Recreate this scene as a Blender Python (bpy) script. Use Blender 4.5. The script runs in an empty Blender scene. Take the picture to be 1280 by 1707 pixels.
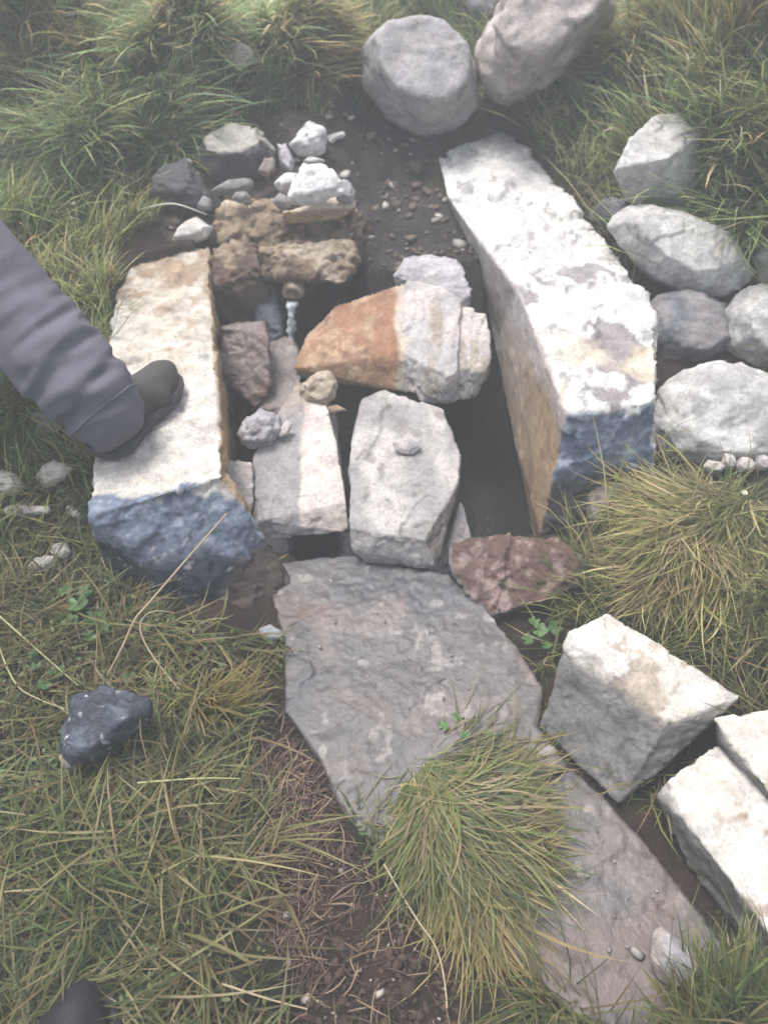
import bpy, bmesh, math, random
import numpy as np
from mathutils import Vector, Matrix

random.seed(7); RNG = np.random.default_rng(7)
SC = bpy.context.scene
COL = SC.collection
R = math.radians

# ------------------------------------------------------------------ camera, sky, sun, exposure
FPX, CAMH, PITCH = 1340.0, 1.45, R(48)
cam_data = bpy.data.cameras.new('camera')
cam = bpy.data.objects.new('camera', cam_data); COL.objects.link(cam)
cam.location = (0, 0, CAMH); cam.rotation_euler = (R(90) - PITCH, 0, 0)
cam_data.sensor_fit = 'VERTICAL'; cam_data.sensor_height = 36.0
cam_data.lens = 36.0 * FPX / 1707.0
cam_data.clip_start = 0.02; cam_data.clip_end = 400
cam_data.dof.use_dof = True; cam_data.dof.focus_distance = 1.45; cam_data.dof.aperture_fstop = 3.2
SC.camera = cam
world = bpy.data.worlds.new('World'); SC.world = world; world.use_nodes = True
wn = world.node_tree; wn.nodes.clear()
sky = wn.nodes.new('ShaderNodeTexSky'); sky.sky_type = 'NISHITA'; sky.sun_disc = False
SUN_EL, SUN_AZ = R(73), R(-58)            # azimuth from +Y towards +X
sky.sun_elevation = SUN_EL; sky.sun_rotation = SUN_AZ
sky.air_density = 1.0; sky.dust_density = 4.0; sky.ozone_density = 1.0
hs = wn.nodes.new('ShaderNodeHueSaturation'); hs.inputs['Saturation'].default_value = 0.45
bg = wn.nodes.new('ShaderNodeBackground'); bg.inputs['Strength'].default_value = 0.095
wo = wn.nodes.new('ShaderNodeOutputWorld')
wn.links.new(sky.outputs[0], hs.inputs['Color']); wn.links.new(hs.outputs[0], bg.inputs[0]); wn.links.new(bg.outputs[0], wo.inputs[0])
sl = bpy.data.lights.new('sun', 'SUN'); sl.energy = 1.5; sl.angle = R(20); sl.color = (1.0, 0.965, 0.93)
sun = bpy.data.objects.new('sun', sl); COL.objects.link(sun)
sdir = Vector((math.sin(SUN_AZ) * math.cos(SUN_EL), math.cos(SUN_AZ) * math.cos(SUN_EL), math.sin(SUN_EL)))
sun.rotation_euler = sdir.to_track_quat('Z', 'Y').to_euler(); sun.location = sdir * 8
SC.view_settings.view_transform = 'Standard'; SC.view_settings.look = 'None'
SC.view_settings.gamma = 1; SC.view_settings.use_curve_mapping = False
SC.view_settings.exposure = 1.78
SC.cycles.max_bounces = 6; SC.cycles.transparent_max_bounces = 6; SC.cycles.volume_bounces = 2

# ------------------------------------------------------------------ geometry of the site: bearings taken from the photograph
def at(u, v, z):
    """point of height z on the bearing (u, v)"""
    dx = (u - 640) / FPX; dy = -(v - 853.5) / FPX
    c, s = math.cos(PITCH), math.sin(PITCH)
    d = Vector((dx, c + dy * s, -s + dy * c))
    return Vector((0, 0, CAMH)) + d * ((z - CAMH) / d.z)
def ray(u, v):
    dx = (u - 640) / FPX; dy = -(v - 853.5) / FPX
    c, s = math.cos(PITCH), math.sin(PITCH)
    return Vector((dx, c + dy * s, -s + dy * c))
CAM = Vector((0, 0, CAMH))

# ------------------------------------------------------------------ numpy noise
def _h(i, j, k, s):
    n = (i * 374761393 + j * 668265263 + k * 2147483647 + s * 974634777) & 0xffffffff
    n = ((n ^ (n >> 13)) * 1274126177) & 0xffffffff
    n = ((n ^ (n >> 16)) * 2246822519) & 0xffffffff
    return ((n ^ (n >> 15)) & 0xffffff) / float(0xffffff)
def vnoise(p, s=0):
    p = np.asarray(p, dtype=np.float64); f = np.floor(p); i = f.astype(np.int64); t = p - f; t = t * t * (3 - 2 * t)
    x, y, z = t[:, 0], t[:, 1], t[:, 2]; a, b, c = i[:, 0], i[:, 1], i[:, 2]; r = 0
    for da in (0, 1):
        wa = x if da else 1 - x
        for db in (0, 1):
            wb = y if db else 1 - y
            for dc in (0, 1):
                r = r + wa * wb * (z if dc else 1 - z) * _h(a + da, b + db, c + dc, s)
    return r * 2 - 1
def fbm(p, scale, o=4, s=0, g=0.5):
    p = np.asarray(p) * scale; r = 0; a = 1; tot = 0
    for k in range(o):
        r = r + a * vnoise(p + 17.3 * k, s + k); tot += a; a *= g; p = p * 2.03
    return r / tot
def facets(p, scale, s=0, squash=(1, 1, 1)):
    p = np.asarray(p) * scale * np.array(squash); p = p + .35 * np.stack([vnoise(p * 1.7, s + 60), vnoise(p * 1.7, s + 61), vnoise(p * 1.7, s + 62)], 1)
    i0 = np.floor(p).astype(np.int64); best = np.full(len(p), 1e9); out = np.zeros(len(p))
    for a in (-1, 0, 1):
        for b in (-1, 0, 1):
            for c in (-1, 0, 1):
                i = i0 + (a, b, c); h = [_h(i[:, 0], i[:, 1], i[:, 2], s + k) for k in range(7)]
                q = i + np.stack(h[:3], 1); d = p - q; dd = (d * d).sum(1); m = dd < best
                val = (d[:, 0] * (h[3] - .5) + d[:, 1] * (h[4] - .5) + d[:, 2] * (h[5] - .5)) * 1.3 + (h[6] - .5)
                out = np.where(m, val, out); best = np.where(m, dd, best)
    return out
def sstep(a, b, x): t = np.clip((x - a) / (b - a), 0, 1); return t * t * (3 - 2 * t)
def p3(x, y, z=0): return np.stack([x, y, np.zeros_like(x) + z], 1)
def inpoly(x, y, poly):
    r = np.zeros(x.shape, bool); n = len(poly); j = n - 1
    for i in range(n):
        xi, yi = poly[i]; xj, yj = poly[j]
        if yi != yj:
            r ^= ((yi > y) != (yj > y)) & (x < (xj - xi) * (y - yi) / (yj - yi) + xi)
        j = i
    return r
def pxpoly(pts): return [tuple(at(u, v, z)[:2]) for u, v, z in pts]

# ------------------------------------------------------------------ ground height field
CTRL = [(0,1707,.03),(0,1400,.05),(0,1100,.06),(300,1300,.05),(250,1120,.03),(420,1150,0),(430,1400,.02),(560,1650,-.01),(560,1400,-.02),(300,1600,.04),
 (520,1250,-.03),(0,900,.09),(100,950,.06),(0,700,.14),(60,800,.12),(100,600,.20),(120,450,.26),(200,350,.29),(130,300,.31),
 (0,250,.35),(0,0,.62),(300,150,.42),(300,0,.70),(500,50,.60),(500,180,.40),(290,300,.31),(400,290,.30),
 (650,230,.30),(670,330,.24),(660,430,.18),(560,420,.2),(400,380,.26),(700,130,.38),(850,130,.42),(700,0,.6),(900,0,.65),
 (930,250,.27),(860,200,.30),(780,190,.29),(1100,100,.52),(1280,0,.76),(1280,300,.42),(1200,400,.30),(1040,380,.24),(1120,450,.22),(1100,600,.14),(1120,700,.10),(1200,800,.10),(1280,780,.12),
 (1000,930,.0),(1200,1000,.07),(1150,900,.08),(1280,1150,.06),(1280,1400,.0),(1100,1400,-.05),(1280,1707,.0),(900,1050,-.04),(1050,1300,-.05),(1180,1550,-.05),(1200,1700,-.02),
 (700,1050,-.06),(620,980,-.06),(800,1250,-.04),(1000,1500,-.05),(800,1600,-.02),(700,1350,-.02),(950,1650,-.03)]
C3 = [tuple(at(*c)) for c in CTRL]
C3 += [(-2.2,1,.42),(2.2,1,.2),(-1.6,.2,.12),(1.6,.2,.05),(-2.2,2.2,.55),(2.2,2.2,.6),(0,-1,-.15),(-1.5,-1,0),(1.5,-1,-.1),(-2,3.6,.95),(2,3.6,1.0),(0,4.2,1.05),(1,4,1.05),(-1,4,1.0)]
CA = np.array(C3)
TROUGH = pxpoly([(430,905,-.0),(360,850,.15),(320,560,.25),(330,400,.25),(420,385,.27),(595,385,.27),(610,455,.2),(690,450,.2),(850,400,.3),(960,560,.3),(990,740,.2),(945,890,0),(760,905,0),(745,945,-.0),(600,935,0)])
def ground_raw(x, y):
    x = x.ravel(); y = y.ravel()
    d2 = (x[:, None] - CA[None, :, 0]) ** 2 + (y[:, None] - CA[None, :, 1]) ** 2 + 0.0016
    w = d2 ** -1.6
    z = (w * CA[None, :, 2]).sum(1) / w.sum(1)
    far = 0.12 + np.clip(y, -6, 12) * 0.23 + 0.25 * fbm(p3(x, y), .25, 3, 5)
    far = np.clip(far, -1.0, 1.7)
    r = np.hypot(x, y - 1.6); k = sstep(1.9, 3.8, r)
    z = z * (1 - k) + far * k
    P = p3(x, y)
    z = z - .03 * np.exp(-((x + .22) ** 2 / .008 + (y - .85) ** 2 / .05))
    z = z + 0.022 * fbm(P, 4.5, 3, 1) * (0.4 + 0.6 * sstep(1.6, 2.4, y)) + 0.006 * fbm(P, 28, 3, 2)
    z = z + 0.05 * fbm(P, 2.2, 2, 9) * sstep(2.4, 3.2, y)
    return z
xs = np.concatenate([-np.geomspace(45, 1.5, 26)[:-1], np.arange(-1.5, 1.5, .0125), np.geomspace(1.5, 45, 26)])
ys = np.concatenate([-np.geomspace(30, .25, 18)[:-1] , np.arange(-.25, 3.9, .0125), np.geomspace(3.9, 60, 26)])
GX, GY = np.meshgrid(xs, ys)
gz = np.concatenate([ground_raw(GX[i:i+20], GY[i:i+20]) for i in range(0, len(ys), 20)]).reshape(GX.shape)
tm = inpoly(GX.ravel(), GY.ravel(), TROUGH).reshape(GX.shape)
gz = np.where(tm, -0.26 + 0.02 * fbm(p3(GX.ravel(), GY.ravel()), 9, 3, 3).reshape(GX.shape), gz)
def shrink(poly, k):
    c = np.mean(np.array(poly), 0); return [tuple(c + (np.array(q) - c) * k) for q in poly]
LB0 = pxpoly([(215,425,.25),(350,395,.25),(375,800,.25),(470,985,0),(330,1030,0),(165,960,0),(148,860,.25),(165,780,.25),(190,520,.25)])
RB0 = pxpoly([(727,246,.3),(840,205,.3),(1010,400,.3),(1090,510,.3),(1090,680,.3),(942,700,.3),(840,440,.3)])
for q in (LB0, RB0):
    mm = inpoly(GX.ravel(), GY.ravel(), shrink(q, .9)).reshape(GX.shape); gz = np.where(mm, np.minimum(gz, -.05), gz)
PATH0 = pxpoly([(440,940,0),(585,925,0),(745,958,0),(865,1085,0),(905,1150,0),(895,1215,0),(1000,1320,0),(1090,1420,0),(1225,1600,0),(1190,1700,0),(980,1720,0),(880,1600,0),(720,1440,0),(610,1390,0),(530,1270,0),(478,1185,0),(472,1060,0),(500,1000,0)])
mm = inpoly(GX.ravel(), GY.ravel(), shrink(PATH0, .985)).reshape(GX.shape); gz = np.where(mm, np.minimum(gz, -.016 + .010 * fbm(p3(GX.ravel(), GY.ravel()), 14, 3, 77).reshape(GX.shape)), gz)
def GZ(x, y):
    x = np.clip(np.asarray(x, float), xs[0], xs[-1] - 1e-6); y = np.clip(np.asarray(y, float), ys[0], ys[-1] - 1e-6)
    i = np.clip(np.searchsorted(xs, x, 'right') - 1, 0, len(xs) - 2); j = np.clip(np.searchsorted(ys, y, 'right') - 1, 0, len(ys) - 2)
    a = (x - xs[i]) / (xs[i+1] - xs[i]); b = (y - ys[j]) / (ys[j+1] - ys[j])
    return gz[j, i]*(1-a)*(1-b) + gz[j, i+1]*a*(1-b) + gz[j+1, i]*(1-a)*b + gz[j+1, i+1]*a*b
def gz1(x, y): return float(GZ(np.array([x]), np.array([y]))[0])
def on(u, v, dz=0.0):
    """the bearing's first meeting with the ground"""
    d = ray(u, v); t = 0.6
    while t < 12:
        p = CAM + d * t
        if p.z < gz1(p.x, p.y) + dz: return p
        t += 0.01
    return CAM + d * t

# ------------------------------------------------------------------ materials
def new_mat(name):
    m = bpy.data.materials.new(name); m.use_nodes = True
    nt = m.node_tree; return m, nt, nt.nodes['Principled BSDF']
def N(nt, t, **kw):
    n = nt.nodes.new(t)
    for k, v in kw.items(): setattr(n, k, v)
    return n
def stone_mat(name, rough=.85, bump=.5, fine=130, var=.35, spec=.3, sat=None):
    m, nt, b = new_mat(name)
    tc = N(nt, 'ShaderNodeTexCoord'); ca = N(nt, 'ShaderNodeVertexColor'); ca.layer_name = 'Col'
    n1 = N(nt, 'ShaderNodeTexNoise'); n1.inputs['Scale'].default_value = fine; n1.inputs['Detail'].default_value = 8; n1.inputs['Roughness'].default_value = .7
    n2 = N(nt, 'ShaderNodeTexNoise'); n2.inputs['Scale'].default_value = 22; n2.inputs['Detail'].default_value = 7; n2.inputs['Roughness'].default_value = .65
    n3 = N(nt, 'ShaderNodeTexVoronoi'); n3.inputs['Scale'].default_value = 260
    for n in (n1, n2, n3): nt.links.new(tc.outputs['Object'], n.inputs['Vector'])
    r1 = N(nt, 'ShaderNodeMapRange'); r1.inputs[1].default_value = .3; r1.inputs[2].default_value = .7; r1.inputs[3].default_value = .76 * (1 - var); r1.inputs[4].default_value = .76 * (1 + var * .55)
    r2 = N(nt, 'ShaderNodeMapRange'); r2.inputs[1].default_value = .3; r2.inputs[2].default_value = .7; r2.inputs[3].default_value = 1 - var * .9; r2.inputs[4].default_value = 1 + var * .5
    nt.links.new(n1.outputs[0], r1.inputs[0]); nt.links.new(n2.outputs[0], r2.inputs[0])
    mu = N(nt, 'ShaderNodeMath', operation='MULTIPLY'); nt.links.new(r1.outputs[0], mu.inputs[0]); nt.links.new(r2.outputs[0], mu.inputs[1])
    vm = N(nt, 'ShaderNodeVectorMath', operation='SCALE'); nt.links.new(ca.outputs[0], vm.inputs[0]); nt.links.new(mu.outputs[0], vm.inputs['Scale'])
    nt.links.new(vm.outputs[0], b.inputs['Base Color'])
    b.inputs['Roughness'].default_value = rough; b.inputs['Specular IOR Level'].default_value = spec
    ad = N(nt, 'ShaderNodeMath', operation='ADD'); nt.links.new(n1.outputs[0], ad.inputs[0]); nt.links.new(n2.outputs[0], ad.inputs[1])
    bp = N(nt, 'ShaderNodeBump'); bp.inputs['Strength'].default_value = bump; bp.inputs['Distance'].default_value = .006
    nt.links.new(ad.outputs[0], bp.inputs['Height']); nt.links.new(bp.outputs[0], b.inputs['Normal'])
    return m
M_STONE = stone_mat('stone')
M_WET = stone_mat('wet_stone', rough=.38, bump=.6, var=.4, spec=.5)
M_SLAB = stone_mat('flagstone', rough=.3, bump=.45, fine=90, var=.28, spec=.4)
M_BLUE = stone_mat('painted_dark_stone', rough=.5, bump=.9, fine=110, var=.6, spec=.5)
M_SOIL = stone_mat('soil', rough=.85, bump=1.0, fine=150, var=.6, spec=.25)
def leaf_mat(name, tr=.3, rough=.55):
    m, nt, b = new_mat(name)
    ca = N(nt, 'ShaderNodeVertexColor'); ca.layer_name = 'Col'
    nt.links.new(ca.outputs[0], b.inputs['Base Color']); b.inputs['Roughness'].default_value = rough; b.inputs['Specular IOR Level'].default_value = .3
    t = N(nt, 'ShaderNodeBsdfTranslucent'); nt.links.new(ca.outputs[0], t.inputs[0])
    mx = N(nt, 'ShaderNodeMixShader'); mx.inputs[0].default_value = tr
    nt.links.new(b.outputs[0], mx.inputs[1]); nt.links.new(t.outputs[0], mx.inputs[2])
    nt.links.new(mx.outputs[0], nt.nodes['Material Output'].inputs[0])
    return m
M_GRASS = leaf_mat('grass_blade'); M_LEAF = leaf_mat('broad_leaf', .2, .5)

# ------------------------------------------------------------------ object helpers
def tag(o, label=None, cat=None, group=None, kind=None):
    if label: o['label'] = label
    if cat: o['category'] = cat
    if group: o['group'] = group
    if kind: o['kind'] = kind
    return o
def link(name, me, mat, parent=None):
    o = bpy.data.objects.new(name, me); COL.objects.link(o)
    if mat: me.materials.append(mat)
    if parent: o.parent = parent
    return o
def recentre(o):
    """put the origin at the base of the mesh"""
    me = o.data; n = len(me.vertices); co = np.empty(n * 3, np.float32); me.vertices.foreach_get('co', co); co = co.reshape(-1, 3)
    c = co.mean(0); c[2] = co[:, 2].min(); co = co - c
    me.vertices.foreach_set('co', co.ravel()); me.update(); o.location = [float(q) for q in c]
    return o
def mesh_np(name, verts, faces_loops, starts, totals, cols=None, smooth=False):
    me = bpy.data.meshes.new(name)
    me.vertices.add(len(verts)); me.vertices.foreach_set('co', np.asarray(verts, np.float32).ravel())
    me.loops.add(len(faces_loops)); me.loops.foreach_set('vertex_index', np.asarray(faces_loops, np.int32))
    me.polygons.add(len(starts)); me.polygons.foreach_set('loop_start', np.asarray(starts, np.int32))
    try: me.polygons.foreach_set('loop_total', np.asarray(totals, np.int32))
    except Exception: pass
    me.update(calc_edges=True); me.validate()
    if smooth: me.polygons.foreach_set('use_smooth', np.ones(len(starts), bool))
    if cols is not None: set_cols(me, cols)
    return me
def set_cols(me, cols):
    a = me.color_attributes.get('Col') or me.color_attributes.new('Col', 'FLOAT_COLOR', 'POINT')
    c = np.ones((len(me.vertices), 4), np.float32); c[:, :3] = np.clip(cols, 0, 1); a.data.foreach_set('color', c.ravel())

# ---- ground sheet
SOIL = np.array((.030, .017, .012)); THATCH = np.array((.030, .026, .013))
BROWN_PATCH = pxpoly([(420,1080,0),(480,1170,0),(520,1270,0),(590,1390,0),(650,1480,0),(760,1600,0),(770,1707,0),(500,1707,0),(480,1600,0),(455,1450,0),(455,1300,0),(420,1180,0)])
PATH = pxpoly([(430,930,0),(745,940,0),(960,1000,0),(900,1090,0),(900,1200,0),(1040,1340,0),(1110,1340,0),(1280,1600,0),(1280,1660,0),(1060,1707,0),(900,1600,0),(640,1420,0),(530,1270,0),(470,1180,0),(470,1000,0)])
BACK = pxpoly([(560,210,.33),(650,215,.3),(760,210,.3),(720,280,.3),(760,380,.2),(800,450,.2),(600,480,.2),(420,470,.2),(345,430,.25),(270,400,.27),(250,330,.3),(330,255,.32),(450,230,.34),(540,240,.33)])
LBLK = pxpoly([(240,410,.25),(350,395,.25),(375,800,.25),(505,985,0),(430,1050,0),(330,1040,0),(165,960,0),(148,860,.25),(165,780,.25),(200,680,.25),(190,520,.25),(200,450,.25)])
RBLK = pxpoly([(725,240,.3),(840,205,.3),(1010,400,.3),(1090,510,.3),(1090,680,.3),(1090,880,0),(900,890,0),(820,700,.1)])
RB1P = pxpoly([(945,1050,.15),(1015,1020,.15),(1235,1160,.15),(1120,1260,0),(1030,1340,0),(895,1210,0)])
RB2P = pxpoly([(1190,1190,.15),(1300,1180,.15),(1400,1500,.1),(1300,1640,0),(1095,1320,0)])
BOULD = pxpoly([(600,90,.5),(700,60,.5),(790,110,.45),(800,190,.35),(700,225,.3),(620,170,.33)])
BOULD2 = pxpoly([(800,30,.6),(870,0,.7),(1010,0,.65),(960,100,.5),(850,165,.4),(800,130,.42)])
RDARK = pxpoly([(1020,370,.3),(1090,490,.2),(1280,470,.25),(1280,800,.1),(1090,760,.08),(1090,520,.25)])
SOILP = [BROWN_PATCH, PATH, BACK, TROUGH, LBLK, RBLK, RB1P, BOULD, RDARK, RB2P]
n = GX.size; V = p3(GX.ravel(), GY.ravel(), 0); V[:, 2] = gz.ravel()
soil = np.zeros(n)
jit = .035 * fbm(V, 9, 3, 21), .035 * fbm(V, 9, 3, 22)
for P_ in SOILP: soil = np.maximum(soil, inpoly(V[:, 0] + jit[0], V[:, 1] + jit[1], P_).astype(float))
nf = fbm(V, 14, 4, 11)[:, None]; nb = fbm(V, 3, 3, 12)[:, None]
gc = THATCH * (1 + 1.6 * sstep(1.6, 2.6, V[:, 1]))[:, None] * (1 + .5 * nf) + np.array((.02, .008, .0)) * nb  # thatch lightens up the slope: haze brightness put into its colour
sc_ = SOIL * (1 + .7 * nf) + np.array((.012, .006, .003)) * nb
gcol = gc * (1 - soil[:, None]) + sc_ * soil[:, None]
backm = inpoly(V[:, 0] + jit[0], V[:, 1] + jit[1], BACK)[:, None]
wetm = sstep(-.17, -.08, V[:, 0] + jit[0])[:, None]
gcol = np.where(backm, (np.array((.085, .066, .058)) * (1 - wetm) + np.array((.040, .034, .034)) * wetm) * (1 + .8 * nf), gcol)
gcol = np.where(tm.ravel()[:, None], np.array((.013, .010, .009)) * (1 + .5 * nf), gcol)
lump = soil * (.010 * fbm(V, 40, 3, 31) + .008 * np.abs(fbm(V, 18, 2, 32))) * (np.abs(V[:, 0]) < 1.5)
V[:, 2] += lump
nx, ny = len(xs), len(ys)
I, J = np.meshgrid(np.arange(nx - 1), np.arange(ny - 1)); a0 = (J * nx + I).ravel()
loops = np.stack([a0, a0 + 1, a0 + 1 + nx, a0 + nx], 1).ravel(); nfc = len(a0)
me = mesh_np('ground', V, loops, np.arange(nfc) * 4, np.full(nfc, 4), gcol, True)
ground = link('ground', me, M_SOIL); tag(ground, kind='structure')

# ------------------------------------------------------------------ rocks
def hull_bm(pts, chips=0, rs=None, cut=.12):
    bm = bmesh.new()
    for p in pts: bm.verts.new(p)
    r = bmesh.ops.convex_hull(bm, input=bm.verts[:])
    bmesh.ops.delete(bm, geom=[g for g in set(r['geom_interior'] + r['geom_unused']) if isinstance(g, bmesh.types.BMVert)], context='VERTS')
    for _ in range(chips):
        vs = bm.verts[:]
        c = sum((v.co for v in vs), Vector()) / len(vs)
        v = rs.choice(vs); e = rs.choice(v.link_edges); q = v.co.lerp(e.other_vert(v).co, rs.random() * .5)
        nrm = (q - c); L = nrm.length
        if L < 1e-5: continue
        nrm = (nrm.normalized() + Vector((rs.uniform(-.5, .5), rs.uniform(-.5, .5), rs.uniform(-.5, .5)))).normalized()
        dmax = max((w.co - c).dot(nrm) for w in vs)
        pl = c + nrm * (dmax - L * cut * rs.uniform(.3, 1))
        g = bmesh.ops.bisect_plane(bm, geom=bm.verts[:] + bm.edges[:] + bm.faces[:], plane_co=pl, plane_no=nrm, clear_outer=True, dist=1e-6)
        ed = [x for x in g['geom_cut'] if isinstance(x, bmesh.types.BMEdge)]
        if len(ed) > 2:
            try: bmesh.ops.holes_fill(bm, edges=ed, sides=0)
            except Exception: pass
    bmesh.ops.triangulate(bm, faces=bm.faces[:]); bmesh.ops.recalc_face_normals(bm, faces=bm.faces[:])
    return bm
def remeshed(bms, voxel, smooth=1):
    me = bpy.data.meshes.new('tmp'); bm = bmesh.new()
    for b in bms:
        t = bpy.data.meshes.new('t'); b.to_mesh(t); b.free(); bm.from_mesh(t); bpy.data.meshes.remove(t)
    bm.to_mesh(me); bm.free()
    o = bpy.data.objects.new('tmp', me); COL.objects.link(o)
    m = o.modifiers.new('r', 'REMESH'); m.mode = 'VOXEL'; m.voxel_size = voxel; m.adaptivity = 0
    if smooth: s = o.modifiers.new('s', 'SMOOTH'); s.factor = .5; s.iterations = smooth
    dg = bpy.context.evaluated_depsgraph_get()
    out = bpy.data.meshes.new_from_object(o.evaluated_get(dg), depsgraph=dg)
    bpy.data.objects.remove(o); bpy.data.meshes.remove(me)
    return out
def arrs(me):
    n = len(me.vertices); co = np.empty(n * 3, np.float32); me.vertices.foreach_get('co', co)
    no = np.empty(n * 3, np.float32); me.vertices.foreach_get('normal', no)
    return co.reshape(-1, 3).astype(float), no.reshape(-1, 3).astype(float)
GREY = np.array((.30, .285, .285)); WHITE = np.array((.70, .69, .68)); TAN = np.array((.36, .27, .19)); LAV = np.array((.34, .325, .345))
BLUE = np.array((.135, .17, .235)); NAVY = np.array((.035, .045, .065)); RUST = np.array((.31, .165, .10)); CREAM = np.array((.54, .48, .39))
DGREY = np.array((.13, .125, .14)); EARTH = np.array((.17, .115, .09)); PINK = np.array((.50, .45, .43))
def mixc(a, b, t): t = np.asarray(t)[:, None]; return a * (1 - t) + b * t
def mottle(base, other, scale=14, lo=.05, hi=.3, seed=0, dirt=.25):
    def f(p, nn):
        t = sstep(lo, hi, fbm(p, scale, 5, seed, .6))
        c = mixc(base, other, t)
        d = sstep(.1, .5, fbm(p, 30, 4, seed + 50, .6))
        return c * (1 - dirt * d[:, None])
    return f
def rock(name, label, cat, hulls, colf, mat=None, voxel=.006, amp=.006, fine=.0022, seed=1, chips=5, cut=.12, strata=0, sdir=(0, 0, 1), group=None, smooth=1, parent=None, shape=None, kind=None, facet=1.0, dmask=None):
    rs = random.Random(seed)
    bms = [hull_bm(h, chips, rs, cut) for h in hulls]
    me = remeshed(bms, voxel, smooth)
    co, no = arrs(me)
    d = amp * fbm(co, 9, 4, seed) + fine * fbm(co, 55, 4, seed + 9, .65) - fine * 1.6 * sstep(.25, .6, fbm(co, 26, 3, seed + 30))
    d = d + facet * amp * (1.1 * facets(co, 11, seed) + .5 * facets(co, 30, seed + 5))
    if strata:
        q = co @ np.array(sdir) * strata + 1.0 * fbm(co, 7, 3, seed + 3)
        d = d + amp * .7 * (sstep(.2, .5, q - np.floor(q)) - .5) * sstep(-.3, .3, fbm(co, 8, 2, seed + 4))
    if dmask: d = d * dmask(co, no)
    co2 = co + no * d[:, None]
    if shape: co2 = shape(co2, no)
    me.vertices.foreach_set('co', co2.astype(np.float32).ravel()); me.update()
    me.polygons.foreach_set('use_smooth', np.ones(len(me.polygons), bool))
    set_cols(me, colf(co, no))
    me.name = name
    o = link(name, me, mat or M_STONE, parent); recentre(o)
    if parent is None: tag(o, label, cat, group, kind)
    return o
def W(*pts): return [at(*p) for p in pts]
def infl(poly, k):
    cu = sum(p[0] for p in poly) / len(poly); cv = sum(p[1] for p in poly) / len(poly)
    return [(cu + (u - cu) * k, cv + (v - cv) * k) for u, v in poly]
def sil(poly, th, tilt=40, z=None, embed=.015, cap=.62, base=.8, yaw=0):
    """a lump whose outline has the given bearings, standing on the ground (or at height z)"""
    cu = sum(p[0] for p in poly) / len(poly); cv = sum(p[1] for p in poly) / len(poly)
    nrm = Vector((math.sin(R(yaw)) * math.sin(R(tilt)), -math.cos(R(yaw)) * math.sin(R(tilt)), math.cos(R(tilt))))
    d0 = ray(cu, cv)
    def build(t):
        C = CAM + d0 * t; pts = []
        for u, v in poly:
            d = ray(u, v); k = (C - CAM).dot(nrm) / d.dot(nrm); pts.append(CAM + d * k)
        top = [C + (p - C) * cap + nrm * th * .5 for p in pts]
        bot = [C + (p - C) * base - nrm * th * .5 for p in pts]
        return pts + top + bot
    if z is not None:
        return build((z - CAMH) / d0.z)
    lo, hi = .7, 7.0
    for _ in range(26):
        m = (lo + hi) / 2; ps = build(m)
        g = min(p.z - gz1(p.x, p.y) for p in ps) + embed
        if g > 0: lo = m
        else: hi = m
    return build(lo)

# ---- the left channel wall, painted blue on its broken end
def left_col(p, nn):
    c = mixc(np.array((.52, .475, .41)), TAN * .95, sstep(-.05, .25, fbm(p, 14, 5, 3, .65) + .45 * sstep(1.6, 2.05, p[:, 1]) - .2))
    wh = sstep(.0, .3, fbm(p, 10, 5, 8, .65) + .45 - .8 * sstep(1.35, 2.0, p[:, 1])); c = mixc(c, np.array((.60, .57, .53)), wh * .85 * 1.0); c = c * (1 - .3 * sstep(.12, .4, fbm(p * np.array((.5, 1.6, 1)), 26, 4, 88, .65)))[:, None]
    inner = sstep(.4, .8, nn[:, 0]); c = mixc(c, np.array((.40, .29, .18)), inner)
    line = p[:, 1] - (1.165 + .22 * (p[:, 0] + .35)) + .05 * fbm(p, 12, 4, 5, .65)
    face = sstep(.004, -.004, line) 
    bl = mixc(BLUE * 1.1, np.array((.25, .29, .35)), sstep(-.15, .3, fbm(p, 45, 4, 12, .75))); bl = mixc(bl, NAVY * 1.4, sstep(.08, .35, fbm(p, 28, 4, 14, .75)) * .6); bl = mixc(bl, np.array((.45, .44, .43)), sstep(.33, .42, fbm(p, 50, 3, 15, .7)))
    low = sstep(.02, -.02, p[:, 2] - .13 - .25 * (-.45 - p[:, 0]) + .03 * fbm(p, 10, 3, 19)); bl = mixc(bl, NAVY * .8, low)
    bl = mixc(bl, np.array((.3, .3, .31)), low * sstep(.3, .42, fbm(p, 55, 3, 18, .7))); rb = sstep(.0, .05, p[:, 0] + .38 - .6 * (p[:, 2] - .02)) * low; bl = mixc(bl, EARTH * .5, rb * .8)
    return mixc(c, bl, face)
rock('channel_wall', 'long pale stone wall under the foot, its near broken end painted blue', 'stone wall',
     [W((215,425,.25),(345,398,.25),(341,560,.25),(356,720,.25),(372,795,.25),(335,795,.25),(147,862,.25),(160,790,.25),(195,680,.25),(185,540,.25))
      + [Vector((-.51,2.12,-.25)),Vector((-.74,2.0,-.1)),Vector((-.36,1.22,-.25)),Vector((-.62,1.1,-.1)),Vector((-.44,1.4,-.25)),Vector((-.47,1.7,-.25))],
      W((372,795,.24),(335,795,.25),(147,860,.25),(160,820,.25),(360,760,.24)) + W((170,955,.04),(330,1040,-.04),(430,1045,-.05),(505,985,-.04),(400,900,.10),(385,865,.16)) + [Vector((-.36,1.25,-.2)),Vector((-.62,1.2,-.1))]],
     left_col, M_STONE, voxel=.0065, amp=.010, fine=.003, seed=3, chips=5, cut=.05)

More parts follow.
